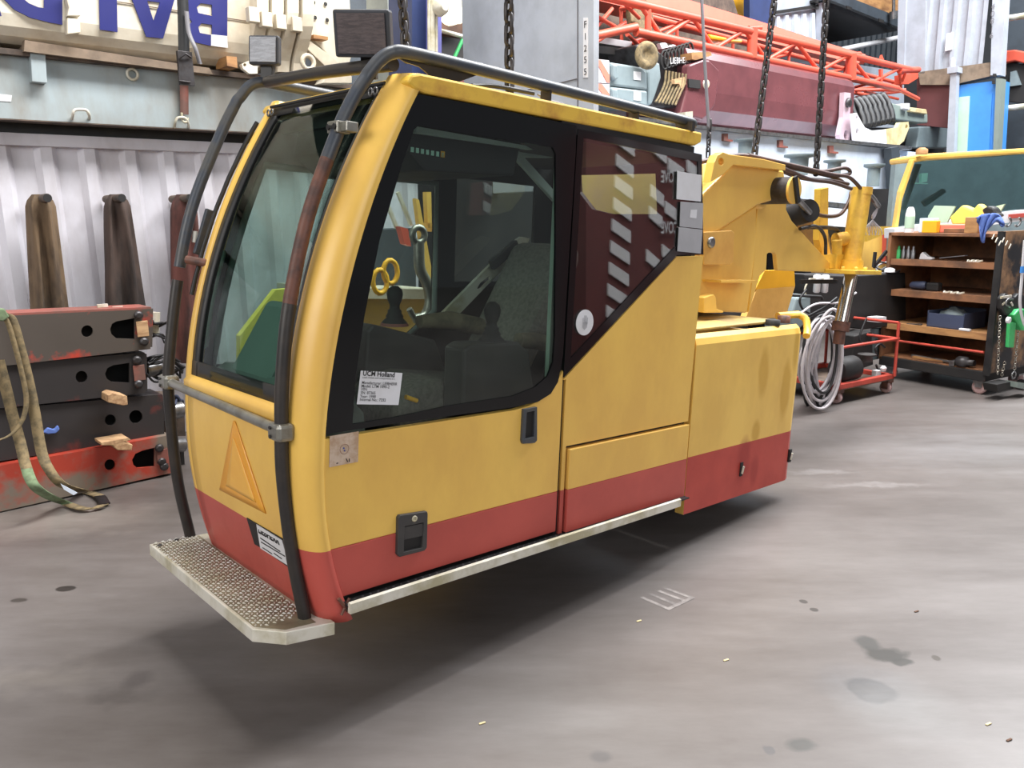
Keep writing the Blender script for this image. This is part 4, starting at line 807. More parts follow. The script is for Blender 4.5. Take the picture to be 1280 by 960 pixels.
# grey cabinet with F1255
XC=4.3
r=thing('grey_cabinet','tall pale grey steel cabinet marked with a vertical code strip','cabinet',LANE,LANE.w(LANE.hit(660,200,0,XC)))
def K(px,py,x=XC): return LANE.hit(px,py,0,x)
a0=K(575,-60); a1=K(742,-60); zb=K(660,240)[2]
b=MB(LANE); b.box((XC,a1[1],zb),(XC+.06,a0[1],a0[2])); b.build('cabinet_body',M['contg'],r,bevel=.006)
b=MB(LANE); b.prism([K(724,-60,XC-.02),K(742,-60,XC-.02),K(742,140,XC-.02),K(723,140,XC-.02)],(.03,0,0)); b.build('corner_post',M['contg'],r,bevel=.003)
b=MB(LANE); b.tube([K(660,112,XC-.004),K(690,106,XC-.004),K(722,98,XC-.004)],.004,5); b.tube([K(722,-50,XC-.004),K(722,140,XC-.004)],.004,5); b.build('panel_seam',M['cable'],r)
cp_=MB(LANE).prism([K(729,22,XC-.024),K(735,22,XC-.024),K(735,97,XC-.024),K(729,97,XC-.024)],(.003,0,0)).build('code_strip',M['white'],r)
for ch,y in zip('F1255',(35,50,65,79,94)):
    p=K(729.6,y,XC-.026); text('code_letter',ch,LANE,p,(0,-1,0),(0,0,1),.062,M['ink'],cp_,.001)
# ------- dark machinery behind the cab windows (seen through glass)
slab([(560,150),(760,165),(760,480),(560,480)],5.05,.4,M['dark'],'black_machine',label='big black machine frame seen through the cab door glass',cat='machine')
r=root('yellow_chassis','yellow machine chassis with timber top seen through the cab windows','chassis',480,520,4.35)
slab([(404,372),(556,372),(556,520),(396,520)],4.3,.5,M['yellow'],'side_plate',r); slab([(404,360),(556,362),(556,374),(404,373)],4.22,.6,M['cream'],'timber_top',r)
slab([(300,420),(345,362),(372,360),(340,395),(318,460),(300,470)],4.2,.05,M['lime'],'sloping_guard',r)
slab([(340,392),(405,370),(405,470),(330,470)],4.3,.05,M['yrod'],'side_plate',r)
r=root('yellow_ladder_frame','yellow upright frame standing behind the cab door window','frame',540,400,4.15)
slab([(520,248),(524,250),(543,355),(534,356)],4.15,.04,M['yellow'],'upright',r); slab([(533,240),(539,240),(540,285),(535,285)],4.2,.04,M['yellow'],'upright',r); slab([(549,278),(552,280),(553,352),(550,352)],4.15,.04,M['yellow'],'upright',r); slab([(528,278),(548,279),(548,290),(528,289)],4.2,.04,M['yrod'],'crossbar',r)
def hook(px,py,s,name,label,mt,D):
    c=G(px,py,D); b=MB(LANE); P=[(0,.0,.20),(0,0,.1),(.03,0,.04),(.045,0,-.03),(.02,0,-.09),(-.03,0,-.10),(-.06,0,-.06)]
    b.tube(arc([c+np.array(p)*s for p in P],5),[.022*s]*1 and [ .022*s*(1 if i<26 else .6) for i in range(31)],10)
    b.tube([c+np.array([.03*math.cos(t),0,.23+.03*math.sin(t)])*s for t in np.linspace(0,6.28,13)[:-1]],.014*s,8,True)
    return b.build(name,mt,label=label,cat='hook')
hook(526,366,1.35,'crane_hook','big steel lifting hook seen through the door glass above the yellow chassis',M['alu'],3.6)
for k,(x,y) in enumerate(((475,352),(488,340))):
    b=MB(LANE); c=G(x,y,4.1); b.tube([c+[.05*math.cos(t),0.0,.07*math.sin(t)] for t in np.linspace(0,6.28,15)[:-1]],.016,8,True); b.build('yellow_shackle',M['amber'],label=('lower left' if k==0 else 'upper right')+' of two yellow shackles hanging behind the door window',cat='shackle')
b=MB(LANE); slab([(430,290),(520,285),(520,360),(425,362)],4.7,.3,M['contd'],b=b); b.build('grey_toolboard',M['contd'],label='dark grey board behind the yellow shackles',cat='board')
b=MB(LANE); b.bar(G(482,250,4.2),G(496,285,4.2),.02,.02); b.bar(G(497,240,4.2),G(514,282,4.2),.02,.02); b.build('steel_tongs',M['alup'],label='pair of pale steel bars leaning behind the shackles',cat='bars')
slab([(500,283),(510,286),(514,308),(506,305)],4.1,.05,M['orange'],'orange_strap_ratchet',label='small orange ratchet hanging behind the door window',cat='ratchet')
# ------- chains of the lifting sling
def chain(top,bot,name,label,pitch,r_,w_):
    top=np.array(top); bot=np.array(bot); d=top-bot; L=np.linalg.norm(d); d/=L
    M0=thing(name,label,'chain',WORLD,bot); u=np.cross(d,[0,1,0]); u/=np.linalg.norm(u); v=np.cross(d,u)
    n=int(L/pitch)+1
    for k in range(n):
        c=bot+d*(k+.5)*pitch; a=(u*.8+v*.6) if k%2 else (v*.8-u*.6); hl=pitch*.5-.0+r_*.2; P=[]
        for t in np.linspace(0,2*math.pi,17)[:-1]:
            s_=math.sin(t); P.append(c+a*w_*math.cos(t)+d*(s_*w_+(hl*1.0 if s_>0 else -hl)*1.0 if abs(s_)>1e-6 else 0))
        MB().tube(P,r_,7,True).build('link',M['dsteel'],M0)
def up(p0,dirpx,L):  # extend a world point upward so that it leans like the photographed chain
    return p0
def chain_px(p_bot,p_top,Y,*a):
    A_=CAB.w(C(*p_bot,Y)); B_=CAB.w(C(*p_top,Y)); chain(A_+(B_-A_)*1.12,A_,*a)
chain_px((637,121),(636,0),.32,'lifting_chain','heavy chain in front of the grey cabinet above the cab roof',.042,.0078,.0165)
chain_px((508,72),(503,0),.80,'lifting_chain','heavy chain in front of the grey column behind the cab corner',.042,.0078,.0165)
chain_px((943,194),(968,0),.60,'lifting_chain','long chain leaning left down to the yellow lifting lug',.043,.0082,.0165)
chain_px((1020,216),(1033,0),.50,'lifting_chain','long chain right of it ending at the brown hydraulic hoses',.043,.0082,.0165)
# ================================================================== RIGHT SIDE BACKGROUND
# light blue-white long chassis
DL=5.0
r=root('vehicle_chassis','long pale blue-white vehicle side with a dark top rail behind the yellow mount','vehicle',1000,280,DL)
slab([(735,141),(870,158),(1160,192),(1160,285),(1100,270),(1000,300),(735,330)],DL,.4,M['lb'],'side_panel',r)
slab([(800,146),(870,156),(1140,183),(1140,187),(870,160),(800,150)],DL-.06,.14,M['steel'],'top_rail',r)
slab([(990,247),(1160,266),(1160,272),(990,253)],DL-.12,.16,M['steel'],'lower_rail',r)
for x,y in ((908,167),(977,175),(1040,182)): slab([(x-3,y),(x+2,y),(x+2,y+7),(x+8,y+8),(x+8,y+10),(x-3,y+9)],DL-.03,.05,M['redtop'],'rail_bracket',r)
b=MB(LANE)
slab([(1000,253),(1160,272),(1160,300),(1000,300)],DL-.05,.4,M['contd'],'dark_underframe',r)
def bollard(x,y0,w,h,lab):
    rt=root('mooring_bollard',lab,'bollard',x,y0+h,DL-.12)
    c=G(x,y0+h,DL-.25); s=(w/2)*np.linalg.norm(LANE.w(c)-CAM)/F; hh=(G(x,y0,DL-.25)-c)[2]
    MB(LANE).lathe(c,(0,0,1),[(0,s*.6),(hh*.85,s*.6)],18).build('post',M['greyb'],rt); MB(LANE).lathe(c,(0,0,1),[(hh*.82,s*.7),(hh*.88,s),(hh,s)],18).build('cap',M['greyb'],rt)
bollard(931,174,26,22,'grey mushroom-topped post leftmost, behind the yellow lug')
bollard(998,193,34,26,'grey mushroom-topped post behind the hydraulic hoses')
bollard(1042,200,24,22,'grey mushroom-topped post right of the second long chain')
bollard(1091,205,22,28,'grey mushroom-topped post beside the second cab, rightmost of the row')
slab([(857,140),(866,139),(866,200),(857,200)],DL-.2,.1,M['alup'],'pale_post',label='pale post behind the rear end of the roof rail',cat='post')
b=MB(LANE); b.tube([G(877,-5,4.4),G(881,80,4.4),G(886,160,4.4)],.014,8); b.build('steel_cable',M['cable'],label='thin grey wire rope crossing the maroon boom',cat='wire rope')
chain(LANE.w(G(886.5,160,4.4)),LANE.w(G(885,195,4.4)),'small_chain','short thin chain hanging at the end of the wire rope',.06,.009,.018)
slab([(1114,185),(1124,183),(1128,245),(1118,245)],DL-.15,.1,M['contd'],'dark_post',label='dark post with fittings left of the second cab',cat='post')
slab([(1137,195),(1140,190),(1165,195),(1165,270),(1137,268)],DL-.2,.03,M['lb'],'white_container',label='white panel edge behind the second cab corner',cat='panel')
# grey crates with hazard stripes
def zc(x,y): return (720+x/5.333,y/5.333)
D5=5.25
for nm,q,lab in (('equipment_crate',[(228,412),(440,446),(474,482),(478,600),(232,572)],'blue-grey steel crate with sticker, upper of two beside the striped boards'),('equipment_crate',[(228,575),(478,604),(478,712),(226,660)],'blue-grey steel crate with sticker, lower of two beside the striped boards')):
    r=root(nm,lab,'crate',*zc(350,q[3][1]),D5,'stacked blue-grey crates'); slab([zc(*p) for p in q],D5,.5,M['greyb'],'body',r,bevel=.02)
    y0=480 if q[0][1]<500 else 616
    slab([zc(*p) for p in ((385,y0-5),(433,y0),(433,y0+56),(385,y0+50))],D5-.006,.004,M['white'],'sticker',r)
    slab([zc(*p) for p in ((245,q[0][1]+15),(280,q[0][1]+20),(285,q[0][1]+110),(262,q[0][1]+125),(245,q[0][1]+100))],D5-.04,.05,M['greyb'],'recess_lug',r,bevel=.015)
for nm,q,stripes,lab in (('hazard_board',[(112,392),(220,402),(224,556),(112,546)],[[(130,396),(165,400),(224,500),(224,552),(205,545)],[(112,470),(150,548),(112,546)]],'red and white striped board, upper of two left of the crates'),('hazard_board',[(112,556),(224,562),(224,662),(112,715)],[[(130,558),(175,560),(224,625),(224,660),(200,660)],[(112,600),(165,680),(130,700),(112,690)]],'red and white striped board, lower of two left of the crates')):
    r=root(nm,lab,'board',*zc(170,q[3][1]),D5-.03,'striped hazard boards'); slab([zc(*p) for p in q],D5-.03,.05,M['white'],'panel',r)
    for s in stripes: slab([zc(*p) for p in s],D5-.036,.004,M['salmon'],'red_stripe',r)
# black hose drum, winch disc
r=root('cable_winch','dirty winch with pale disc and fanned ropes at the end of the maroon boom','winch',*zc(560,640),5.3)
c=G(*zc(462,372),5.2); MB(LANE).lathe(c,(-.3,-1,0),[(0,.12),(.03,.13),(.05,.10),(.03,.05),(.02,.04),(.02,.0)],24).build('disc',M['sling'],r)
slab([zc(*p) for p in ((400,300),(480,280),(600,380),(720,420),(760,560),(700,720),(520,720),(480,600),(480,470),(440,430))],5.42,.4,M['dsteel'],'drum_housing',r,bevel=.02)
slab([zc(*p) for p in ((505,400),(560,420),(570,520),(530,640),(505,700),(482,700),(482,480))],5.3,.15,M['greyb'],'side_cover',r,bevel=.02)
for k in range(7):
    x=560+k*22; P=[zc(x+40,470+k*4),zc(x+30,560),zc(x-5,640),zc(x-30,680+k*3)]
    MB(LANE).tube(arc([G(*p,5.26-.01*k) for p in P],5),.012,6).build('rope',M['sling'],r)
for k in range(8):
    p=G(*zc(590+k*24,400-k*8),5.34); MB(LANE).tube([p+[.06*math.cos(t),.0,.09*math.sin(t)] for t in np.linspace(0,6.28,13)[:-1]],.012,6,True).build('coil',M['dark'],r)
t0=G(*zc(625,425),5.28); text('maker_letters','LIEBHERR',LANE,t0,(.97,0,.12),(0,0,1),.085,M['white'],r,.003,.0)
t0=G(*zc(720,492),5.28); text('maker_letters','LB',LANE,t0,(1,0,0),(0,0,1),.13,M['white'],r,.003,.02)
slab([zc(*p) for p in ((770,350),(900,345),(905,370),(800,400),(775,395))],5.2,.3,M['ply'],'timber_block',label='brown timber block between the winch and the orange lattice',cat='wood block')
slab([zc(*p) for p in ((655,530),(725,512),(735,560),(700,590),(690,560),(655,558))],5.2,.05,M['wood'],'yellow_glove',label='pale yellow glove hanging on the winch',cat='glove')
# maroon boom
r=root('telescopic_boom','big maroon primed telescopic boom section under the orange lattice','crane boom',960,180,5.4)
za=G(960,80,5.45); 
b=MB(LANE); xs=G(848,100,5.4)[0]; xe=G(1056,130,5.4)[0]
prf=[(.0,.0),(-.1,.12),(-.12,.3),(-.12,.62),(-.08,.7),(.0,.74),(.7,.74)]
zb=G(960,162,5.4)[2]
b.grid([[(x,5.4+y,zb-.22*(1-(x-xs)/(xe-xs))*0+z*1.0) for y,z in [(.7,0),(.2,-.02)]+prf] for x in (xs,xe)],smooth=False); b.add([(xs,5.4+y,zb+z) for y,z in [(.7,0)]+prf],[tuple(range(8))]); b.add([(xe,5.4+y,zb+z) for y,z in [(.7,0)]+prf],[tuple(range(8))])
b.build('boom_shell',M['maroon'],r)
b=MB(LANE); slab([zc(850,395),zc(890,400),zc(960,470),zc(930,700),zc(880,770),zc(845,800),zc(700,760),zc(740,600),zc(755,430)],5.2,.1,M['maroon'],b=b); b.build('end_collar',M['maroon'],r,bevel=.02)
slab([zc(*p) for p in ((752,525),(830,535),(832,590),(755,582))],5.18,.02,M['dark'],'recess',r)
MB(LANE).lathe(G(*zc(865,560),5.17),(0,-1,0),[(0,.05),(.02,.04)],14).build('end_bolt',M['alup'],r)
def zd(x,y): return (920+x/5.333,y/5.333)
slab([zd(*p) for p in ((722,615),(765,620),(760,780),(765,880),(755,955),(700,958),(690,900),(715,780))],5.2,.06,M['pink'],'end_plate',r,holes=[[zd(735+16*math.cos(t),900+35*math.sin(t)) for t in np.linspace(0,6.28,13)[:-1]]])
MB(LANE).lathe(G(*zd(745,685),5.19),(0,-1,0),[(0,.06),(.03,.06),(.04,.03)],16).build('end_pin',M['dsteel'],r)
slab([(900,152),(1056,172),(1056,186),(940,172),(900,165)],5.5,.6,M['brownwood'],'support_timber',label='brown support beam lying below the maroon boom',cat='timber')
slab([zd(*p) for p in ((780,755),(805,752),(830,800),(860,850),(905,870),(1000,862),(1005,960),(800,960))],5.1,.05,M['white'],'white_bracket',label='white steel bracket with two holes right of the maroon boom',cat='bracket',holes=[[zd(806+10*math.cos(t),785+18*math.sin(t)) for t in np.linspace(0,6.28,11)[:-1]],[zd(810+12*math.cos(t),875+22*math.sin(t)) for t in np.linspace(0,6.28,11)[:-1]]])
slab([zd(*p) for p in ((1000,862),(1080,850),(1095,815),(1150,812),(1155,850),(1120,940),(1090,965),(1005,962))],5.12,.06,M['tanb'],'tan_bracket',label='dusty yellow bracket with one hole beside the white bracket',cat='bracket',holes=[[zd(1138+8*math.cos(t),845+16*math.sin(t)) for t in np.linspace(0,6.28,11)[:-1]]])
r=root('hose_roll','thick roll of black hose under the end of the orange lattice','hose roll',1085,155,5.3)
for k in range(7):
    c=G(1072+k*6,142-k*1.2,5.35); MB(LANE).tube([c+[.03*math.cos(t),.16*math.sin(t)*.6,.19*math.sin(t+.4)] for t in np.linspace(0,6.28,19)[:-1]],.045,8,True).build('hose_turn',M['hoseb'],r)
slab([zd(*p) for p in ((975,680),(1060,690),(1280,760),(1280,820),(1240,822),(1000,790),(965,780))],5.45,.4,M['trim'],'tan_cylinder_block',label='long dusty beige block right of the black hose roll',cat='machine part',bevel=.02)
slab([zd(*p) for p in ((1165,715),(1270,728),(1278,762),(1165,745))],5.4,.3,M['tanb'],'cream_box',label='pale yellow box on the long beige block',cat='box',bevel=.01)
slab([zd(*p) for p in ((1128,688),(1160,688),(1160,735),(1128,725))],5.38,.2,M['white'],'white_box',label='small white box left of the pale yellow box',cat='box',bevel=.01)
slab([(1056,160),(1180,160),(1180,195),(1056,185)],5.9,.5,M['dark'],'dark_machine',label='black machinery behind the white and tan brackets',cat='machine')
slab([(1150,158),(1192,158),(1190,185),(1146,185)],5.6,.2,M['greyb'],'grey_drum_box',label='scuffed blue-grey box below the brown-red container',cat='box',bevel=.02)
# orange solid boom and lattice
r=root('orange_boom','solid orange-red boom behind the lattice, high above the maroon boom','crane boom',900,30,6.1)
slab([(738,-45),(862,0),(961,30),(1025,51),(1082,68),(1080,80),(1060,77),(738,-2)],6.25,.35,M['salmon'],'boom_plate',r)
r=root('lattice_jib','orange-red lattice jib lying above the maroon boom','lattice jib',940,120,5.6)
def ch(p,q,D0_,D1_,rr,nm='chord'): MB(LANE).cyl(G(*p,D0_),G(*q,D1_),rr,10).build(nm,M['orange'],r)
ND,FD=5.5,6.05
U0,U1=zc(430,35),zd(1180,470); L0,L1=(796,39),zd(1210,655)
ch(zc(150,-35),zd(1160,465),ND,ND,.045); ch(zc(400,212),zd(1075,590),ND,ND,.045); ch(zd(1075,590),zd(1215,660),ND,ND,.03); ch(zc(120,240),zc(400,180),ND,ND,.04)
ch(zc(300,60),zd(1100,560),FD,FD,.03); ch(zc(120,275),zd(900,640),FD,FD,.03); ch(zd(780,600),zd(1130,600),FD,ND,.025); ch(zd(1090,470),zd(1215,465),ND,ND,.045)
def lerp(a,b,t): return (a[0]+(b[0]-a[0])*t,a[1]+(b[1]-a[1])*t)
ua,ub=zc(430,35),zd(1100,450); la,lb=zc(400,212),zd(1075,590)
T=[0,.1,.2,.3,.4,.5,.6,.7,.8,.9,1]
for i in range(len(T)-1):
    up_=T[i] if i%2==0 else T[i+1]; lo_=T[i+1] if i%2==0 else T[i]
    ch(lerp(ua,ub,up_),lerp(la,lb,lo_),ND,ND,.024,'brace')
    ch(lerp(ua,ub,up_),lerp(zc(300,60),zd(1100,560),up_),ND,FD,.02,'brace')
    ch(lerp(la,lb,lo_),lerp(zc(120,275),zd(900,640),lo_),ND,FD,.02,'brace')
    ch(lerp(zc(300,60),zd(1100,560),up_),lerp(zc(120,275),zd(900,640),lo_),FD,FD,.02,'brace')
ch(zc(480,60),zc(480,215),ND,ND,.035,'upright'); ch(zc(1178,190),zc(1172,390),ND,ND,.06,'upright'); ch(zd(768,360),zd(765,535),ND,ND,.07,'upright'); ch(zc(1150,190),zc(1230,186),ND,ND,.03,'upright'); ch(zd(745,366),zd(825,360),ND,ND,.03,'upright')
for p,q in ((zc(120,100),zc(300,200)),(zc(120,200),zc(240,60)),(zc(300,0),zc(420,120)),(zc(120,290),zc(330,150)),(zc(340,230),zc(420,300)),(zd(860,610),zd(1080,660)),(zd(800,650),zd(1100,610)),(zd(830,655),zd(1000,655)),(zd(1090,480),zd(1100,590)),(zd(1130,480),zd(1095,580))): ch(p,q,ND+.1,ND+.3,.02,'brace')
slab([zd(*p) for p in ((955,430),(975,365),(998,430)) ],ND-.02,.03,M['orange'],'fin_plate',r); slab([zd(*p) for p in ((964,460),(980,458),(978,555),(966,555))],ND-.02,.03,M['orange'],'fin_plate',r)
slab([zd(*p) for p in ((1100,500),(1215,480),(1215,520),(1150,560),(1100,560))],ND+.2,.1,M['orange'],'head_plate',r)
MB(LANE).lathe(G(*zc(410,115),5.9),(0,-1,.1),[(0,.19),(.03,.21),(.06,.19)],24).build('rope_sheave',M['sling'],r)
slab([zd(*p) for p in ((865,380),(945,390),(945,412),(865,405))],6.15,.2,M['white'],'pale_package',label='pale package lying on the orange boom end',cat='package',bevel=.01)
for q,mt,lab in ((((890,225),(1010,250),(1010,275),(900,262)),'amber','yellow cloth bundle lying inside the lattice jib'),(((1030,262),(1110,262),(1110,285),(1035,282)),'yellow','yellow strap roll inside the lattice jib beside the upright')):
    slab([zc(*p) for p in q],5.8,.1,M[mt],'strap_roll',label=lab,cat='roll',bevel=.02)
b=MB(LANE); slab([zc(*p) for p in ((120,300),(400,330),(400,380),(120,350))],5.7,.3,M['dark'],b=b); b.build('dark_support',M['dark'],label='dark support behind the striped boards under the lattice',cat='support')
slab([(738,44),(790,52),(790,60),(738,52)],5.75,.1,M['white'],'white_plank',label='white plank under the left end of the lattice jib',cat='plank')
for k in range(5): slab([zc(*p) for p in ((560+k*60,290+k*14),(600+k*60,280+k*14),(620+k*60,320+k*14),(575+k*60,330+k*12))],5.85,.05,M['white'],'loose_sheet',label='crumpled white sheets lying behind the lattice jib above the maroon boom',cat='sheet',group='white sheets behind the lattice')
slab([(738,-40),(905,-40),(935,60),(935,75),(738,60)],6.9,.2,M['brownsteel'],'storage_rack',label='dirty rack back behind the lattice jib',cat='rack')
slab([(940,60),(1130,90),(1130,160),(740,150),(740,60)],8.0,.3,M['lb'],'white_container',label='pale container side glimpsed through the lattice jib',cat='container')
# yellow block and navy container top
slab([(904,-30),(937,-30),(937,24),(904,10)],7.5,.1,M['amber'],'yellow_container',label='bright yellow container end above the orange boom',cat='container')
slab([(886,-30),(905,-30),(905,12),(886,5)],7.3,.1,M['tan'],'tan_container',label='tan panel left of the bright yellow container',cat='panel')
slab([(937,-30),(967,-30),(967,34),(937,26)],7.1,.1,M['navy'],'navy_container',label='navy container end beside the yellow container',cat='container')
# containers in the upper right
XR1=14.
def KX(px,py,x): return LANE.hit(px,py,0,x)
def xslab(pts,x,th,mt,nm,par=None,**k): return MB(LANE).prism([KX(*p,x) for p in pts],(th,0,0)).build(nm,mt,par,**k)
def corr(x,pts,mt,nm,par,per,dep=.04,mb=None):
    a=KX(*pts[0],x); b_=KX(*pts[1],x); c=KX(*pts[2],x); z0=c[2]; z1=a[2]; y0,y1=b_[1],a[1]; b=MB(LANE); P=[]; n=max(2,int((y1-y0)/per))
    for i in range(n): 
        y=y0+i*(y1-y0)/n; w=(y1-y0)/n; P+=[(0,y),(0,y+.3*w),(dep,y+.42*w),(dep,y+.85*w)]
    P.append((0,y1)); b.grid([[(x+d,y,z0) for d,y in P],[(x+d,y,z1) for d,y in P]],smooth=False); return b.build(nm,mt,par)
r=thing('grey_container','tall grey corrugated container end in the upper right above the blue door','container',LANE,LANE.w(KX(1190,95,XR1)))
corr(XR1+.02,[(1134,-60),(1242,-60),(1190,90)],M['contg'],'corrugated_panel',r,.19,.06)
xslab([(1124,-60),(1134,-60),(1130,92),(1121,92)],XR1-.03,.2,M['contg'],'corner_post',r); xslab([(1242,-60),(1260,-60),(1251,94),(1238,94)],XR1-.03,.2,M['contg'],'corner_post',r)
xslab([(1148,90),(1252,76),(1252,92),(1190,106),(1150,106)],XR1+.0,.2,M['tan'],'bottom_rail',r)
xslab([(1134,-60),(1158,-60),(1156,92),(1131,92)],XR1+.0,.05,M['contg'],'flat_panel',r); xslab([(1183,42),(1192,40),(1190,62),(1181,64)],XR1-.01,.02,M['white'],'label_plate',r)
p=KX(1239,10,XR1-.02); 
for k,ch_ in enumerate('40816'): text('container_number',ch_,LANE,KX(1238.5-k*.5,12+k*9,XR1-.05),(0,-1,0),(0,0,1),.11,M['cable'],r)
r=thing('brown_container','brown-red container end below the grey container','container',LANE,LANE.w(KX(1170,158,XR1)))
xslab([(1146,90),(1190,86),(1186,160),(1146,156)],XR1+.1,.4,M['maroonc'],'end_panel',r); 
r=thing('galvanised_post','galvanised rack post with a bolted head between brown and blue containers','post',LANE,LANE.w(KX(1188,200,XR1-.2)))
xslab([(1188,90),(1196,90),(1192,210),(1182,210)],XR1-.2,.12,M['contg'],'post',r); xslab([(1184,84),(1197,83),(1197,90),(1184,92)],XR1-.25,.2,M['contg'],'head_plate',r); MB(LANE).lathe(KX(1190,84,XR1-.2),(0,0,1),[(0,.05),(.1,.04),(.14,.015)],10).build('head_bolt',M['contg'],r)
r=thing('blue_container','container with bright blue door below the grey container','container',LANE,LANE.w(KX(1220,215,XR1)))
xslab([(1195,107),(1251,100),(1244,220),(1190,220)],XR1+.05,.4,M['bluec'],'door_frame',r); xslab([(1194,122),(1212,120),(1207,220),(1190,220)],XR1+.0,.05,M['pgreen'],'white_door_strip',r,label='pale grey-green door strip'); xslab([(1212,120),(1240,117),(1235,220),(1207,220)],XR1+.02,.05,M['bluec'],'door_panel',r)
xslab([(1245,98),(1252,98),(1245,220),(1240,220)],XR1-.02,.2,M['trim'],'corner_post',r); xslab([(1193,129),(1197,129),(1196,140),(1192,140)],XR1-.04,.05,M['bluec'],'hinge',r)
for x,y in ((1242,103),(1243,94)): xslab([(x-2,y-2),(x+2,y-2),(x+2,y+2),(x-2,y+2)],XR1-.05,.02,M['dark'],'lock_hole',r)
# flat rack and plywood box on top
r=root('flat_rack','dark steel flat rack with plywood load, upper right beside the grey container','flat rack',1080,30,7.4)
slab([(1030,-12),(1050,-8),(1126,22),(1126,38),(1030,0)],7.0,.12,M['contd'],'side_rail',r)
b=MB(LANE); p=[G(1030,0,7.0),G(1126,38,7.0)]; b.prism([p[0],p[1],p[1]+[0,2.2,0],p[0]+[0,2.2,0]],(0,0,.04)); b.build('deck',M['dark'],r)
for x,y in ((1062,10),(1102,26)): slab([(x-3,y-3),(x+3,y-1),(x+3,y+3),(x-3,y+1)],6.98,.03,M['dark'],'fork_pocket',r)
slab([(1050,-40),(1126,-40),(1126,22),(1050,-8)],7.1,.6,M['ply'],'plywood_box',label='plywood box standing on the dark flat rack',cat='box')
b=MB(LANE); b.cyl(G(1117,-10,6.9),G(1117,14,6.9),.03,8); b.cyl(G(1117,14,6.9),G(1117,24,6.9),.07,12); b.build('twist_lock_bar',M['steel'],label='bright lashing bar with dark foot on the flat rack corner',cat='bar')
r=root('white_container','pale corrugated container left of the dark flat rack','container',1000,60,7.0)
slab([(966,-30),(1032,-30),(1032,80),(966,60)],7.25,.5,M['contg'],'side_panel',r); 
for k in range(5): slab([(971+k*11,20-k*1),(975+k*11,20-k*1),(976+k*11,60),(972+k*11,60)],7.2,.05,M['lb'],'panel_rib',r)
slab([(966,14),(1032,4),(1032,8),(966,18)],7.15,.05,M['dark'],'stack_gap',r); slab([(1027,-30),(1033,-30),(1033,80),(1027,80)],7.1,.1,M['contg'],'corner_post',r)
for x,y in ((1022,2),(1022,10)): slab([(x-1.5,y-1.5),(x+1.5,y-1.5),(x+1.5,y+1.5),(x-1.5,y+1.5)],7.08,.03,M['dark'],'lock_hole',r)
b=MB(LANE); P=[]; a0=G(1030,30,9.0); a1=G(1128,30,9.0); n=14
for i in range(n): x=a0[0]+i*(a1[0]-a0[0])/n; w=(a1[0]-a0[0])/n; P+=[(x,0),(x+.35*w,0),(x+.5*w,.06),(x+.85*w,.06)]
z0,z1=G(1080,105,9.0)[2],G(1080,-10,9.0)[2]; b.grid([[(x,9.0+y,z0) for x,y in P],[(x,9.0+y,z1) for x,y in P]],smooth=False); b.build('slate_container',M['contd'],label='dark slate corrugated container under the flat rack',cat='container')
b=MB(LANE); b.cyl(G(1052,62,7.3),G(1128,46,7.3),.045,8); b.build('white_tube',M['white'],label='long white tube under the flat rack',cat='tube')
# dark rack bays at the right edge
xslab([(1246,-60),(1330,-60),(1330,240),(1240,240)],XR1+2.2,.2,M['contd'],'slate_container',label='dark slate wall at the right edge behind the rack bars',cat='panel')
for y0,y1 in ((24,18),(136,132)):
    b=MB(LANE); b.cyl(KX(1253,y0,XR1+.6),KX(1290,y1,XR1+.6),.045,8); b.build('rack_bar',M['alup'],label=('upper' if y0<50 else 'lower')+' of two white horizontal rack bars at the right edge',cat='bar')
r=thing('orange_tarpaulin','orange-red tarpaulin strip over dark load at the right edge','tarpaulin',LANE,LANE.w(KX(1265,80,XR1+1)))
xslab([(1250,64),(1268,62),(1290,66),(1290,82),(1268,76),(1250,80)],XR1+1.0,.3,M['orange'],'tarpaulin_sheet',r,bevel=.02)
xslab([(1250,78),(1290,80),(1290,130),(1250,125)],XR1+1.1,.4,M['dark'],'covered_load',label='black load under the orange tarpaulin',cat='load')
xslab([(1263,90),(1270,88),(1276,106),(1262,108)],XR1+1.05,.06,M['greyb'],'grey_cloth',label='small grey cloth on the black load',cat='cloth')
xslab([(1020,130),(1330,130),(1330,330),(1020,300)],XR1+3.4,.3,M['dark'],'backdrop_hall_wall',kind='structure') if False else None
# hall shell: far wall and side wall (dark corrugated), beyond the stacked goods
b=MB(LANE); b.box((-2,10.5,0),(23.2,10.7,9)); b.build('wall_back',mat('dark_hall_cladding',(84,86,90),.8,c2=(60,62,66),scale=1),kind='structure')
b=MB(LANE); b.box((23,-3,0),(23.2,10.7,9)); b.build('wall_right',mat('grey_hall_cladding',(96,98,102),.8,c2=(70,72,76),scale=1),kind='structure')
# ------- second cab windshield behind the bench
F2=yaw(90-6); 
def Y2(px,py,D): return F2.hit(px,py,1,D)
r=thing('second_cab','second yellow-framed crane cab seen over the tool bench','crane cab',F2,F2.w(Y2(1200,290,8.6)))
def s2(pts,D,th,mt,nm,holes=(),**k):
    return MB(F2).prism([Y2(*p,D) for p in pts],(0,th,0),holes=[[Y2(*p,D) for p in h] for h in holes]).build(nm,mt,r,**k)
s2([(1143,196),(1160,192),(1285,185),(1285,192),(1160,200),(1144,203)],8.5,.5,M['yellow'],'roof_edge',bevel=.02)
s2([(1141,199),(1145,199),(1128,250),(1122,292),(1118,292),(1126,240)],8.5,.08,M['yellow'],'corner_pillar',bevel=.01)
s2([(1145,202),(1285,192),(1285,266),(1120,285),(1130,246)],8.53,.02,M['gl_teal'],'windshield')
s2([(1118,286),(1285,262),(1285,275),(1118,298)],8.4,.2,M['white'],'lower_panel'); s2([(1262,268),(1285,266),(1285,271),(1262,273)],8.38,.02,M['red'],'red_stripe')
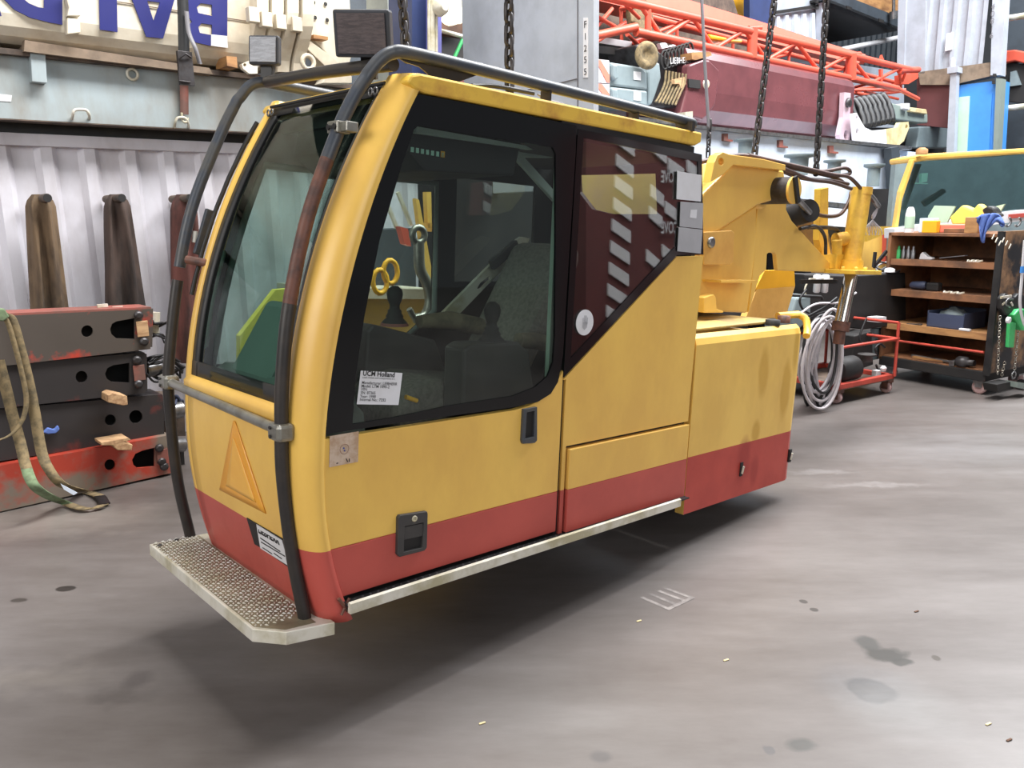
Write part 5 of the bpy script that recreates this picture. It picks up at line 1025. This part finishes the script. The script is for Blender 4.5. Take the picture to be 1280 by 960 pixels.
s2([(1120,200),(1290,190),(1290,320),(1110,320)],9.6,.1,M['greyb'],'rear_wall'); s2([(1176,258),(1194,257),(1188,280),(1166,284)],8.8,.05,M['pgreen'],'inner_panel'); s2([(1154,252),(1180,236),(1183,240),(1158,258)],8.7,.05,M['trim'],'wiper_arm'); s2([(1152,217),(1160,216),(1159,227),(1152,228)],9.4,.05,M['led'],'switch_panel'); s2([(1140,228),(1160,229),(1160,230),(1140,229.5)],9.4,.05,M['led'],'switch_panel'); s2([(1146,205),(1152,205),(1132,262),(1127,262)],8.9,.05,M['trim'],'inner_pillar')
b=MB(F2); b.lathe(Y2(1152,193,8.45),(0,0,1),[(0,.06),(.05,.06),(.07,.03)],12); b.build('roof_lamp',M['ply'],r)
# black open tool chest and items between trolley and second cab
# ------- tool bench on castors
BF=yaw(-31,(0,0,0))            # bench frame: x away-left along its front
o_=fl(1229,495)
BF=Fr(yaw(-31).R,o_); 
def Bh(px,py,ax=1,v=0.): return BF.hit(px,py,ax,v)
r=thing('tool_bench','open wooden tool bench on castors with shelves, right of the red trolley','tool bench',BF,BF.w((.5,-.3,0)))
XL=Bh(1108,330)[0]; zt=Bh(1232,288)[2]; DP=-.72    # depth goes to -y (right/away)
def bb(lo,hi,nm,mt,**k): return MB(BF).box(lo,hi).build(nm,mt,r,**k)
zof=lambda px,py: Bh(px,py)[2]
z_top=zof(1234,292); z_s1=zof(1228,330); z_s2=zof(1228,372); z_s3=zof(1228,418); z_b=zof(1228,470)+.01
bb((0,DP,z_top-.03),(XL,0,z_top+.0),'bench_top',M['plyd'],bevel=.004)
bb((0,DP,z_s1-.045),(XL,-.02,z_s1+.01),'shelf',M['plyd']); bb((0,DP,z_s2-.05),(XL,-.02,z_s2+.01),'shelf',M['plyd']); bb((0,DP,z_s3-.05),(XL,-.0,z_s3+.01),'shelf',M['ply'])
bb((0,DP,z_b-.06),(XL,.0,z_b+.03),'base_frame',M['dark'],bevel=.006); bb((0,DP,z_b+.03),(XL,-.02,z_b+.04),'base_board',M['plyd'])
bb((XL-.03,DP,z_b),(XL,0,z_top),'end_panel',M['plyd']); bb((.03,DP,z_b),(XL-.03,DP+.02,z_top),'back_panel',M['plyd'])
bb((-.03,DP-.3,z_b+.02),(0,0.01,z_top+.02),'end_panel',M['char'])
bb((-.035,-.012,z_b),(.02,.012,z_top+.02),'corner_edge',M['black'])
b=MB(BF); zr=zof(1224,439); b.cyl((0.02,.03,zr),(XL*1.0,.03,zof(1128,425) if False else zr),.012,8); b.build('guard_rail',M['trolley'],r)
for x in (.07,XL-.1):
    for y in (-.06,DP+.06):
        c=np.array([x,y,.062]); cs=MB(BF).lathe(c-[.0,.02,0],(0,1,0),[(0,.045),(.002,.062),(.038,.062),(.04,.045)],18).build('castor',M['tyre'],r)
        b=MB(BF); b.box(c+[-.03,-.032,0],c+[.03,-.024,z_b-.12]); b.box(c+[-.03,.024,0],c+[.03,.032,z_b-.12]); b.box(c+[-.045,-.04,z_b-.15],c+[.045,.04,z_b-.115]); b.build('castor_fork',M['steel'],cs)
r_b=r
def item(nm,px,py,x_or_y,lo,hi,mt,label,cat,bevel=.005,v=-.2):
    p=BF.hit(px,py,1,v); return MB(BF).box(p+np.array(lo),p+np.array(hi)).build(nm,mt,label=label,cat=cat,bevel=bevel)
def on(px,z,v=-.2):   # point at shelf height z, at image column px and bench depth v
    lo,hi=150,520
    for _ in range(40):
        m_=(lo+hi)/2
        if BF.hit(px,m_,1,v)[2]>z: lo=m_
        else: hi=m_
    p=BF.hit(px,lo,1,v); p[2]=z; return p
zt_=z_top; 
# things on the top
p=on(1136,zt_,-.1); MB(BF).lathe(p,(0,0,1),[(0,.042),(.17,.042),(.20,.036),(.22,.03),(.235,.02)],18).build('spray_bottle',M['white'],label='white and pink bottle standing at the left end of the bench top',cat='bottle')
p=on(1136,zt_,-.1); MB(BF).lathe(p,(0,0,1),[(.04,.0435),(.15,.0435)],18).build('bottle_label',M['pgreen'],label='pale green label wrapped round the white bottle',cat='label')
p=on(1160,zt_,-.15); MB(BF).box(p+[-.07,-.04,0],p+[.07,.04,.13]).build('paper_box',M['lb'],label='white and blue box behind the small yellow figure box on the bench',cat='box',bevel=.004)
p=on(1163,zt_,-.04); MB(BF).box(p+[-.07,-.03,0],p+[.07,.03,.11]).build('yellow_box',M['amber'],label='small yellow patterned box at the front edge of the bench top',cat='box',bevel=.006)
p=on(1196,zt_,-.2); MB(BF).box(p+[-.18,-.1,0],p+[.2,.12,.075]).build('red_white_package',M['salmon'],label='red and white flat package lying on the bench top',cat='package',bevel=.01)
p=on(1200,zt_,-.12); MB(BF).box(p+[-.14,-.06,0.0],p+[.12,.06,.04]).build('brown_tray',M['plyd'],label='dark brown tray at the middle front of the bench top',cat='tray',bevel=.006)
p=on(1214,zt_,-.05); MB(BF).box(p+[-.07,-.05,-.0],p+[.05,.03,.14]).build('cardboard_box',M['ply'],label='brown cardboard box beside the blue rag on the bench top',cat='box',bevel=.006)
p=on(1212,zt_,-.4)
MB(BF).prism([BF.hit(*q,1,-.45) for q in ((1186,272),(1202,256),(1216,262),(1222,254),(1240,268),(1230,280),(1190,282))],(0,-.1,0)).build('safety_vest',M['lime'],label='yellow-green vest heaped at the back of the bench top',cat='vest',bevel=.02)
MB(BF).prism([BF.hit(*q,1,-.6) for q in ((1160,270),(1168,257),(1194,258),(1184,278),(1160,280))],(0,-.02,0)).build('green_folder',M['pgreen'],label='pale green folder leaning behind the packages, left of the vest',cat='folder')
MB(BF).prism([BF.hit(*q,1,-.6) for q in ((1236,260),(1256,255),(1248,268),(1236,270))],(0,-.02,0)).build('green_folder',M['pgreen'],label='pale green folder corner right of the vest',cat='folder')
MB(BF).prism([BF.hit(*q,1,-.2) for q in ((1226,262),(1234,257),(1242,259),(1246,266),(1250,270),(1244,272),(1230,270))],(0,-.1,0)).build('black_hat',M['black'],label='black cap lying on the blue rag',cat='cap',bevel=.02)
# blue rag draped over the corner
b=MB(BF); rows=[]
tp=[(1220,272),(1228,268),(1238,267),(1248,268),(1256,280)]; bt=[(1224,282),(1228,304),(1232,292),(1244,277),(1254,284)]
for t in np.linspace(0,1,12):
    rows.append([BF.hit(x0+(x1-x0)*t+1.0*math.sin(9*t+i),y0+(y1-y0)*t,1,.01+.02*math.sin(6*t+i*1.3)+.02) for i,((x0,y0),(x1,y1)) in enumerate(zip(arc([(*a_,0) for a_ in tp],4) and [tuple(q[:2]) for q in arc([(*a_,0) for a_ in tp],4)],[tuple(q[:2]) for q in arc([(*a_,0) for a_ in bt],4)]))])
b.grid(rows).build('blue_rag',M['cloth'],label='blue rag draped over the corner of the bench top',cat='rag',solid=.012)
# things on the shelves
p=on(1124,z_s1+.01,-.12)
for k in range(5): 
    q=p+[ -.05*k+.06,0,0]; MB(BF).lathe(q,(0,0,1),[(0,.02),(.08,.02),(.09,.012),(.12,.01)],10).build('small_bottle',M['green'] if k<2 else M['steel'],label=('green' if k<2 else 'dull steel')+' small bottle at the left of the top shelf',cat='bottle',group=('green' if k<2 else 'steel')+' bottles on the top shelf')
p=on(1156,z_s1+.01,-.12); MB(BF).prism([p+[.06,0,0],p+[-.07,0,0],p+[-.07,0,.02],p+[-.02,0,.03],p+[.03,0,.07],p+[.05,0,.05]],(0,-.05,0)).build('crumpled_foil',M['white'],label='crumpled white foil piece on the top shelf',cat='foil',bevel=.006)
b=MB(BF); p=on(1180,z_s1+.012,-.1); b.bar(p+[.03,0,.02],p+[-.2,0,.05],.05,.006); b.build('flat_bar',M['cable'],label='grey flat bar lying on the top shelf',cat='bar')
for k,(x,sh,nm_) in enumerate(((1214,z_s1,'top'),(1219,z_s1,'top'),(1224,z_s1,'top'),(1184,z_s2,'middle'),(1193,z_s2,'middle'),(1201,z_s2,'middle'))):
    p=on(x,sh+.014,-.06); b=MB(BF); b.bar(p+[.02,0,.0],p+[-.03,0,.012],.014,.014); b.lathe(p+[.02,0,0],(1,0,.2),[(0,.016),(.012,.016)],8); b.build('loose_bolt',M['alup'],label='one of three bright bolts in a row on the '+nm_+' bench shelf',cat='bolt',group='bolts on the '+nm_+' bench shelf')
p=on(1150,z_s2+.01,-.15); b=MB(BF); b.lathe(p+[.1,0,.04],(-1,0,.05),[(0,.02),(.02,.036),(.14,.04),(.16,.03)],14); b.build('oil_bottle',M['bin'],label='blue-capped bottle lying on the middle shelf',cat='bottle')
p=on(1166,z_s2+.01,-.15); MB(BF).box(p+[-.07,-.04,0],p+[.05,.04,.08]).build('black_tool',M['dark'],label='black tool beside the lying bottle on the middle shelf',cat='tool',bevel=.015)
p=on(1181,z_s3+.01,-.03); w1=.0
r=thing('parts_bin','dark blue open parts bin on the plywood shelf','bin',BF,BF.w(p))
xa_=on(1158,z_s3+.01,-.03)[0]; xb_=on(1204,z_s3+.01,-.03)[0]; zz_=z_s3+.01; hh=.13
for lo,hi,nm in (((xb_,-.04,zz_),(xa_,-.03,zz_+hh),'front_panel'),((xb_,-.38,zz_),(xa_,-.37,zz_+hh+.04),'back_panel'),((xa_-.01,-.38,zz_),(xa_,-.03,zz_+hh+.02),'side_panel'),((xb_,-.38,zz_),(xb_+.01,-.03,zz_+hh+.02),'side_panel'),((xb_,-.38,zz_),(xa_,-.03,zz_+.01),'bottom')): MB(BF).box(lo,hi).build(nm,M['bin'],r)
b=MB(BF); c=np.array([(xa_+xb_)/2,-.16,zz_+hh+.0]); rnd=random.Random(4)
rows=[[c+[.13*math.cos(a)*s*(1+.15*math.sin(5*a+i)),.08*math.sin(a)*s,z+.012*math.sin(3*a+i*2)] for a in np.linspace(0,2*math.pi,19)] for i,(s,z) in enumerate(((1,-.05),(.9,.0),(.6,.03),(.25,.045),(.02,.05)))]
b.grid(rows).build('grey_rag',M['greyb'],label='grey rag lying in the blue parts bin',cat='rag')
p=on(1205,z_s3+.012,-.0); MB(BF).box(p+[-.05,-.03,0],p+[.05,.0,.02]).build('white_tube',M['white'],label='small white tube at the edge of the plywood shelf',cat='tube',bevel=.004)
b=MB(BF); p=on(1140,z_s3+.012,-.04); b.bar(p+[.05,0,.0],p+[-.1,0,.01],.02,.012); b.build('wrench',M['steel'],label='bright wrench lying on the left of the plywood shelf',cat='wrench')
r=thing('sledge_hammer','steel hammer lying on the bench base board','hammer',BF,BF.w(on(1195,z_b+.04,-.05)))
p=on(1193,z_b+.06,-.05); MB(BF).cyl(p,on(1140,z_b+.06,-.1),.014,8).build('handle',M['steel'],r); MB(BF).bar(p+[0,.05,0],p+[0,-.08,0],.05,.05).build('head',M['steel'],r,bevel=.006)
p=on(1207,z_b+.085,-.03); b=MB(BF); b.lathe(p+[.08,0,0],(-1,0,0),[(0,.035),(.02,.05),(.09,.05),(.1,.03),(.16,.03)],16); b.build('pipe_fitting',M['dsteel'],label='dark cylindrical fitting beside the hammer head',cat='fitting')
p=on(1155,z_b+.045,-.08); MB(BF).box(p+[-.2,-.04,0],p+[.1,.03,.02]).build('timber_lath',M['ply'],label='short orange-brown lath on the bench base board',cat='lath')
# things hanging on the bench end panel
EX=-.03
def E(px,py,d=0.): return BF.hit(px,py,0,EX-d)
r=thing('chain_hoist','bright green lever chain hoist hanging on the end of the tool bench','chain hoist',BF,BF.w(E(1262,470)))
b=MB(BF); b.prism([E(*q,.03) for q in ((1257,393),(1263,386),(1270,385),(1276,393),(1278,405),(1277,413),(1268,412),(1262,402))],(-.07,0,0)); b.build('housing',M['green'],r,bevel=.012)
b=MB(BF); b.prism([E(*q,.06) for q in ((1258,402),(1266,403),(1263,434),(1256,434))],(-.03,0,0)); b.build('lever',M['green'],r,bevel=.006)
MB(BF).lathe(E(1259,400,.10),(-1,0,0),[(0,.028),(.02,.028),(.025,.02)],18).build('hand_wheel',M['white'],r)
b=MB(BF); b.tube(arc([E(1262,384,.06),E(1257,380,.06),E(1260,374,.06),E(1266,374,.06)],4),.01,6); b.build('top_hook',M['steel'],r)
for (xa0,ya0,xb0,yb0) in ((1250,395,1247,468),(1273,412,1268,462),(1256,452,1252,470)):
    A=E(xa0,ya0,.06); B=E(xb0,yb0,.06); n=max(4,int(abs(ya0-yb0)/3.6))
    b=MB(BF)
    for k in range(n):
        c=A+(B-A)*(k+.5)/n; ln=np.linalg.norm(B-A)/n
        ax_=(np.array([0,1,0]) if k%2 else np.array([.8,.5,0])); b.tube([c+ax_*.010*math.cos(t)+np.array([0,0,ln*.62])*math.sin(t) for t in np.linspace(0,6.28,11)[:-1]],.0035,5,True)
    b.build('hoist_chain',M['chrome'],r)
c=E(1267,469,.06); MB(BF).tube([c+[0,.032*math.cos(t),.032*math.sin(t)] for t in np.linspace(0,6.28,15)[:-1]],.008,8,True).build('chain_ring',M['steel'],r)
r=thing('black_pulley_block','black pulley block hanging above the green chain hoist','pulley block',BF,BF.w(E(1258,392)))
b=MB(BF); b.prism([E(*q,.01) for q in ((1245,372),(1250,366),(1256,368),(1262,371),(1266,366),(1273,367),(1276,380),(1272,390),(1250,394),(1245,385))],(-.05,0,0)); b.build('body',M['black'],r,bevel=.015)
b=MB(BF); b.bar(E(1251,372,.08),E(1264,370,.08),.012,.02); b.bar(E(1253,381,.08),E(1256,378,.08),.008,.015); b.bar(E(1264,378,.08),E(1266,382,.08),.008,.015); b.build('shaft',M['alup'],r)
for k,x in enumerate((1262,1274)):
    b=MB(BF); b.tube(arc([E(x,272,.05),E(x+2,276,.05),E(x,281,.05),E(x-3,283,.05),E(x-5,281,.05)],4),.008,6); b.build('bench_hook',M['steel'],label=('left' if k==0 else 'right')+' of two steel hooks at the top of the bench end',cat='hook')
for k in range(6):
    x=1243+k*4.2; b=MB(BF); y=293+(k%3)*4+(4 if k>2 else 0); b.bar(E(x,y,.02),E(x-3,y+6,.02),.006,.01); b.build('hanging_spanner',M['alup'],label='bright spanner hanging high on the grease-black bench end',cat='spanner',group='spanners on the bench end')
b=MB(BF); b.ribbon(arc([E(1281,300,.12),E(1277,350,.12),E(1275,380,.12),E(1279,402,.12),E(1284,412,.12)]),(0,.04,0),.006); b.build('white_sling',M['white'],label='white sling with a blue band hanging at the right edge beside the hoist',cat='sling')
b=MB(BF); b.ribbon([E(1278,333,.125),E(1277.3,341,.125)],(0,.05,0),.01); b.build('blue_band',M['bluec'],label='blue band round the white sling at the right edge',cat='band')
slabE=MB(BF).prism([E(*q,.02) for q in ((1228,478),(1248,474),(1249,483),(1230,487))],(-.12,0,0)).build('steel_box_tube',M['dark'],label='short black square tube lying at the foot of the bench end',cat='tube')
MB(BF).prism([E(*q,.1) for q in ((1257,475),(1275,478),(1275,486),(1257,482))],(-.1,0,0)).build('grey_block',M['trim'],label='pale grey block on the floor at the foot of the bench end',cat='block')
MB(BF).cyl(E(1276,480,.02),E(1290,482,.02),.045,14).build('black_roller',M['dark'],label='dark roller on the floor at the right edge',cat='roller')
# ------- red trolley with power unit
o_=fl(1049,506); TF=Fr(yaw(58).R,o_)
def T(px,py,d=0.): return TF.hit(px,py,1,d)
r=thing('trolley','brick-red tube trolley on castors carrying a hydraulic power unit','trolley',TF,TF.w((.2,.3,0)))
def tl(a,b,rr=.013,nm='frame_tube',d0=0,d1=0): MB(TF).cyl(T(*a,d0),T(*b,d1),rr,8).build(nm,M['trolley'],r)
zt0=T(1049,484)[2]; x1=T(1118,470)[0]; x0=-.02
MB(TF).box((x0,0,zt0-.03),(x1,.05,zt0+.02)).build('frame_rail',M['trolley'],r,bevel=.004); MB(TF).box((x0-.02,0,zt0-.03),(x0+.03,.75,zt0+.02)).build('frame_rail',M['trolley'],r,bevel=.004); MB(TF).box((x0,.7,zt0-.03),(x1,.75,zt0+.02)).build('frame_rail',M['trolley'],r,bevel=.004); MB(TF).box((x1-.04,0,zt0-.03),(x1,.75,zt0+.02)).build('frame_rail',M['trolley'],r,bevel=.004); MB(TF).box((x0,0,zt0-.03),(x1,.75,zt0-.02)).build('floor_plate',M['brownsteel'],r)
zm=T(1043,436)[2]; zu=T(1040,415)[2]; xu=T(1124,406)[0]; zu2=T(1118,407)[2]
for z_,nm in ((zm,'rail'),):
    MB(TF).cyl((x0,0,z_),(x1+.02,0,z_),.013,8).build('guard_tube',M['trolley'],r); MB(TF).cyl((x0,.73,z_),(x1,.73,z_),.013,8).build('guard_tube',M['trolley'],r); MB(TF).cyl((x1,0,z_),(x1,.73,z_),.013,8).build('guard_tube',M['trolley'],r)
MB(TF).cyl((x0,0.73,zu2+.02),(x1,.73,zu2+.02),.013,8).build('guard_tube',M['trolley'],r); MB(TF).cyl((x1,0.,zu2+.02),(x1,.73,zu2+.02),.013,8).build('guard_tube',M['trolley'],r)
for x in (x0,x1):
    for y in (0,.73): MB(TF).cyl((x,y,zt0),(x,y,(zu2+.02) if not(x==x0 and y==0) else zm),.014,8).build('post',M['trolley'],r)
for x in (.03,x1-.03):
    for y in (.05,.68):
        cs=MB(TF).lathe((x-.02,y,.05),(1,.25,0),[(0,.036),(.003,.05),(.034,.05),(.037,.036)],16).build('castor',M['tyre'],r)
        b=MB(TF); b.box((x-.035,y-.03,.04),(x-.027,y+.03,zt0-.05)); b.box((x+.027,y-.03,.04),(x+.035,y+.03,zt0-.05)); b.box((x-.04,y-.04,zt0-.06),(x+.04,y+.04,zt0-.03)); b.build('castor_fork',M['pipe_rust'],cs)
# power unit
r=thing('power_unit','black hydraulic power unit with motor and filters on the red trolley','power unit',TF,TF.w((.3,.4,zt0)))
q0=T(1003,345,.5); zt1=T(1130,340,.35)[2]
def pslab(pts,d,th,mt,nm,par=None,**k): return MB(TF).prism([T(*p,d) for p in pts],(0,th,0)).build(nm,mt,par,**k)
pslab([(1005,343),(1062,345),(1132,341),(1133,405),(1080,412),(1044,408),(1012,400)],.45,.5,M['dark'],'black_tank',r,bevel=.01)
MB(TF).lathe(T(1046,463,.12),(1,0,0),[(0,.09),(.02,.11),(.22,.11),(.24,.08)],22).build('electric_motor',M['dark'],r)
pslab([(1068,420),(1090,414),(1092,456),(1075,462),(1066,450)],.3,.2,M['dark'],'pump_block',r,bevel=.01)
b=MB(TF); b.lathe(T(1083,452,.15),(0,0,1),[(0,.05),(.05,.05),(.06,.08),(.07,.08)],18); b.build('filter_bowl',M['plast'],r)
for x in (1020.5,1030.5):
    f_=MB(TF).lathe(T(x,366,.36),(0,0,1),[(0,.02),(.01,.03),(.10,.03),(.11,.035),(.15,.035),(.16,.02)],14).build('air_filter',M['white'],r)
b=MB(TF); b.bar(T(1012,349,.36),T(1040,349,.36),.02,.02); b.tube(arc([T(1012,349,.36),T(1006,362,.36),T(1010,380,.36)],4),.008,6); b.build('filter_manifold',M['alup'],r)
b=MB(TF); b.box(T(1098,470,.1)-[.03,0,.02],T(1098,470,.1)+[.04,.05,.05]); b.lathe(T(1104,464,.08),(0,0,1),[(0,.02),(.03,.03),(.05,.012)],10); b.build('valve_block',M['white'],r,bevel=.004)
for pp_ in (((1098,445),(1094,436),(1100,430),(1106,434)),((1082,432),(1074,424),(1080,405),(1083,398)),((1008,362),(1000,374),(1003,386),(1012,392)),((1050,372),(1040,390),(1030,398)),((1095,456),(1098,462),(1104,458))): MB(TF).tube(arc([T(*q,.2) for q in pp_],5),.010,7).build('pressure_hose',M['hoseb'],r)
pslab([(988,398),(996,372),(1014,368),(1014,400),(990,420)],.35,.3,M['greyb'],'grey_cover',label='pale blue-grey cover left of the black tank behind the grey hoses',cat='cover',bevel=.02)
b=MB(TF); b.tube([T(983,392,.25),T(977,370,.25),T(980,368.5,.25),T(1026,371,.25),T(1028,374,.25)],.013,8); b.build('push_handle',M['black'],label='bent black tube handle behind the grey hose coil',cat='handle')
pslab([(1096,397),(1108,396),(1108,403),(1096,403)],.3,.1,M['white'],'white_card',label='small white card behind the trolley tubes',cat='card')
pslab([(1094,411),(1107,410),(1104,448),(1090,450)],.55,.05,M['greyb'],'grey_plate',label='pale grey plate standing behind the trolley pump',cat='plate')
# coil of grey hoses
r=thing('hose_coil','big coil of light grey hoses hanging left of the red trolley','hose coil',TF,TF.w(T(1010,498,0)))
rnd=random.Random(5)
for k in range(16):
    cx,cy2=T(1013+rnd.uniform(-5,5),447+rnd.uniform(-5,8),.02+.015*k)[[0,2]]; rx=.19+rnd.uniform(-.05,.04); rz=.36+rnd.uniform(-.08,.03); y=.0+.016*k-.1; ph=rnd.uniform(0,6)
    mt=M['hoseb'] if k in (3,7,11,14) else M['hosew']
    MB(TF).tube([(cx+rx*math.cos(t)+.02*math.sin(2*t+ph),y+.03*math.sin(t+ph),cy2+rz*math.sin(t)) for t in np.linspace(0,2*math.pi,33)[:-1]],.012,7,True).build('hose_loop',mt,r)
for k,pp_ in enumerate((((1000,392),(1020,380),(1050,378),(1070,366)),((1004,398),(1030,384),(1046,372)),((1008,396),(1040,388),(1050,392)))):
    MB(TF).tube(arc([T(*q,.1) for q in pp_],6),.010,7).build('stray_hose',M['hoseb'] if k else M['hosew'],r)
# coil of cable on the black tank top, lever
r=thing('cable_coil','coiled grey and black cable lying on the black tank','cable coil',TF,TF.w(T(1110,340,.5)))
for k in range(4):
    c=T(1108+k*3,337,.55+.03*k); MB(TF).tube([c+[.14*math.cos(t),.1*math.sin(t),.02+.05*math.sin(t+k)] for t in np.linspace(0,6.28,21)[:-1]],.009,6,True).build('cable_turn',M['cable'] if k%2 else M['hoseb'],r)
MB(TF).lathe(T(1112,340,.45),(0,0,1),[(0,.05),(.03,.045),(.04,.02)],14).build('white_button',M['white'],label='white round knob on top of the black tank',cat='knob')
for k,(a_,c_) in enumerate((((1092,334),(1094,315)),((1092,334),(1108,314)))):
    MB(TF).bar(T(*a_,.5),T(*c_,.5),.02,.03).build('black_lever',M['hoseb'],label=('upright' if k==0 else 'slanting')+' black lever behind the yellow cylinder foot',cat='lever')
# yellow mass and red post behind the cylinder, black screen
slab([(1078,300),(1110,290),(1108,340),(1078,340)],4.55,.2,M['yellow'],'yellow_machine_side',label='yellow machine side right of the vertical yellow cylinder',cat='machine part')
slab([(1082,283),(1122,283),(1112,290),(1084,302)],4.3,.1,M['yrust'],'yellow_jib_foot',label='rusty yellow bracket just right of the vertical yellow cylinder',cat='bracket')
slab([(1108,288),(1114,286),(1112,330),(1107,330)],4.5,.1,M['red'],'red_post',label='short red post between the yellow machine and the tool bench',cat='post')
slab([(1088,236),(1128,236),(1120,284),(1085,286)],4.78,.05,M['dark'],'black_screen',label='flat black screen right of the vertical yellow cylinder',cat='screen')
slab([(1020,258),(1066,262),(1060,284),(1030,282)],4.85,.03,M['lb'],'blue_white_bag',label='pale blue-white bag glimpsed behind the hydraulic hoses',cat='bag')
slab([(960,290),(1160,290),(1120,345),(1120,420),(960,420)],5.6,.3,M['dark'],'dark_machine',label='dark machine side behind the trolley and power unit',cat='machine')
# ------- striped crane counterweight standing beside the photographer (mirrored in the quarter window)
CW=-3.0
def mir(px,py):     # where the ray reflected by the cab side meets the plane y=CW of the cab frame
    o=CAB.R.T@(CAM-CAB.o); p=C(px,py,0.); d=p-o; d[1]=-d[1]; t=(CW-p[1])/d[1]; return p+d*t
r=thing('striped_counterweight','dark red counterweight with pale slanting blocks and letters reflected in the quarter window','counterweight',CAB,CAB.w((6.,CW-.4,-.6)))
MB(CAB).prism([mir(*q) for q in ((733,165),(882,185),(882,470),(733,470))],(0,-.4,0)).build('block',M['maroonc'],r)
def zw(x,y): return (680+x/4,160+y/4)
def blocks(xl,xr,y0,y1,pitch,h,slant,skip=()):
    y=y0
    while y<y1:
        t=(y-y0)/(y1-y0); a_=xl[0]+(xl[1]-xl[0])*t; b_=xr[0]+(xr[1]-xr[0])*t
        if not any(q0<y+h*.5<q1 for q0,q1 in skip):
            MB(CAB).prism([mir(*p) for p in ((a_,y),(a_,y+h),(b_,y+h+slant),(b_,y+slant))],(0,.02,0)).build('pale_block',M['white'],r)
        y+=pitch
blocks((771,757),(792,782),165,385,27,15,16)
blocks((816,806),(832,822),176,330,27,15,14,((205,232),(266,294)))
blocks((836,826),(856,844),170,320,27,15,14,((205,236),(262,298)))
blocks((860,850),(876,868),172,300,27,15,14)
wm=mat('pale_lettering',(214,216,220),.6,scale=6,amt=.1)
for y0 in (272,526):
    a_=mir(*zw(660,y0)); b_=mir(*zw(570,y0)); c_=mir(*zw(570,y0-50)); L_=np.linalg.norm(b_-a_); xd=(b_-a_)/L_; zd_=(c_-b_); hgt=np.linalg.norm(zd_)
    # seen from the cab side (from +y) the letters read normally
    text('block_letters','COVE',CAB,a_+np.array([0,.03,0]),xd*(L_/(2.75*hgt*1.7)),zd_/hgt,hgt*1.7,wm,r,.003,.02)
# ================================================================== LIGHT
def area(nm,loc,size,sy,energy,col,rot=(0,0,0)):
    l=bpy.data.lights.new(nm,'AREA'); l.shape='RECTANGLE'; l.size=size; l.size_y=sy; l.energy=energy; l.color=col
    o=bpy.data.objects.new(nm,l); COL.objects.link(o); o.location=loc; o.rotation_euler=rot; return o
area('roof_light',(1.2,4.9,7.5),6.0,1.8,1000,(1,.985,.96),(0,0,R_(41)))
area('roof_light',(7.5,9.0,9.0),8.0,4.0,2000,(.94,.97,1.0),(0,0,R_(41)))
area('front_fill_light',(4.5,-4.5,4.5),5,4,210,(.98,.99,1.0),(R_(62),0,R_(25)))  # added fill from behind the camera on the right, brightens the cab side
area('left_fill_light',(-5.5,-2.5,4.2),4,3,270,(1,.97,.93),(R_(64),0,R_(-52)))  # added fill from behind left, brightens the front of the cab
w=bpy.data.worlds.new('hall_light'); SC.world=w; w.use_nodes=True
bg=w.node_tree.nodes['Background']; bg.inputs[0].default_value=(.93,.95,1,1); bg.inputs[1].default_value=.15
vs=SC.view_settings; vs.view_transform='Standard'; vs.look='None'; vs.gamma=1; vs.use_curve_mapping=False; vs.exposure=.28
SC.cycles.transparent_max_bounces=24
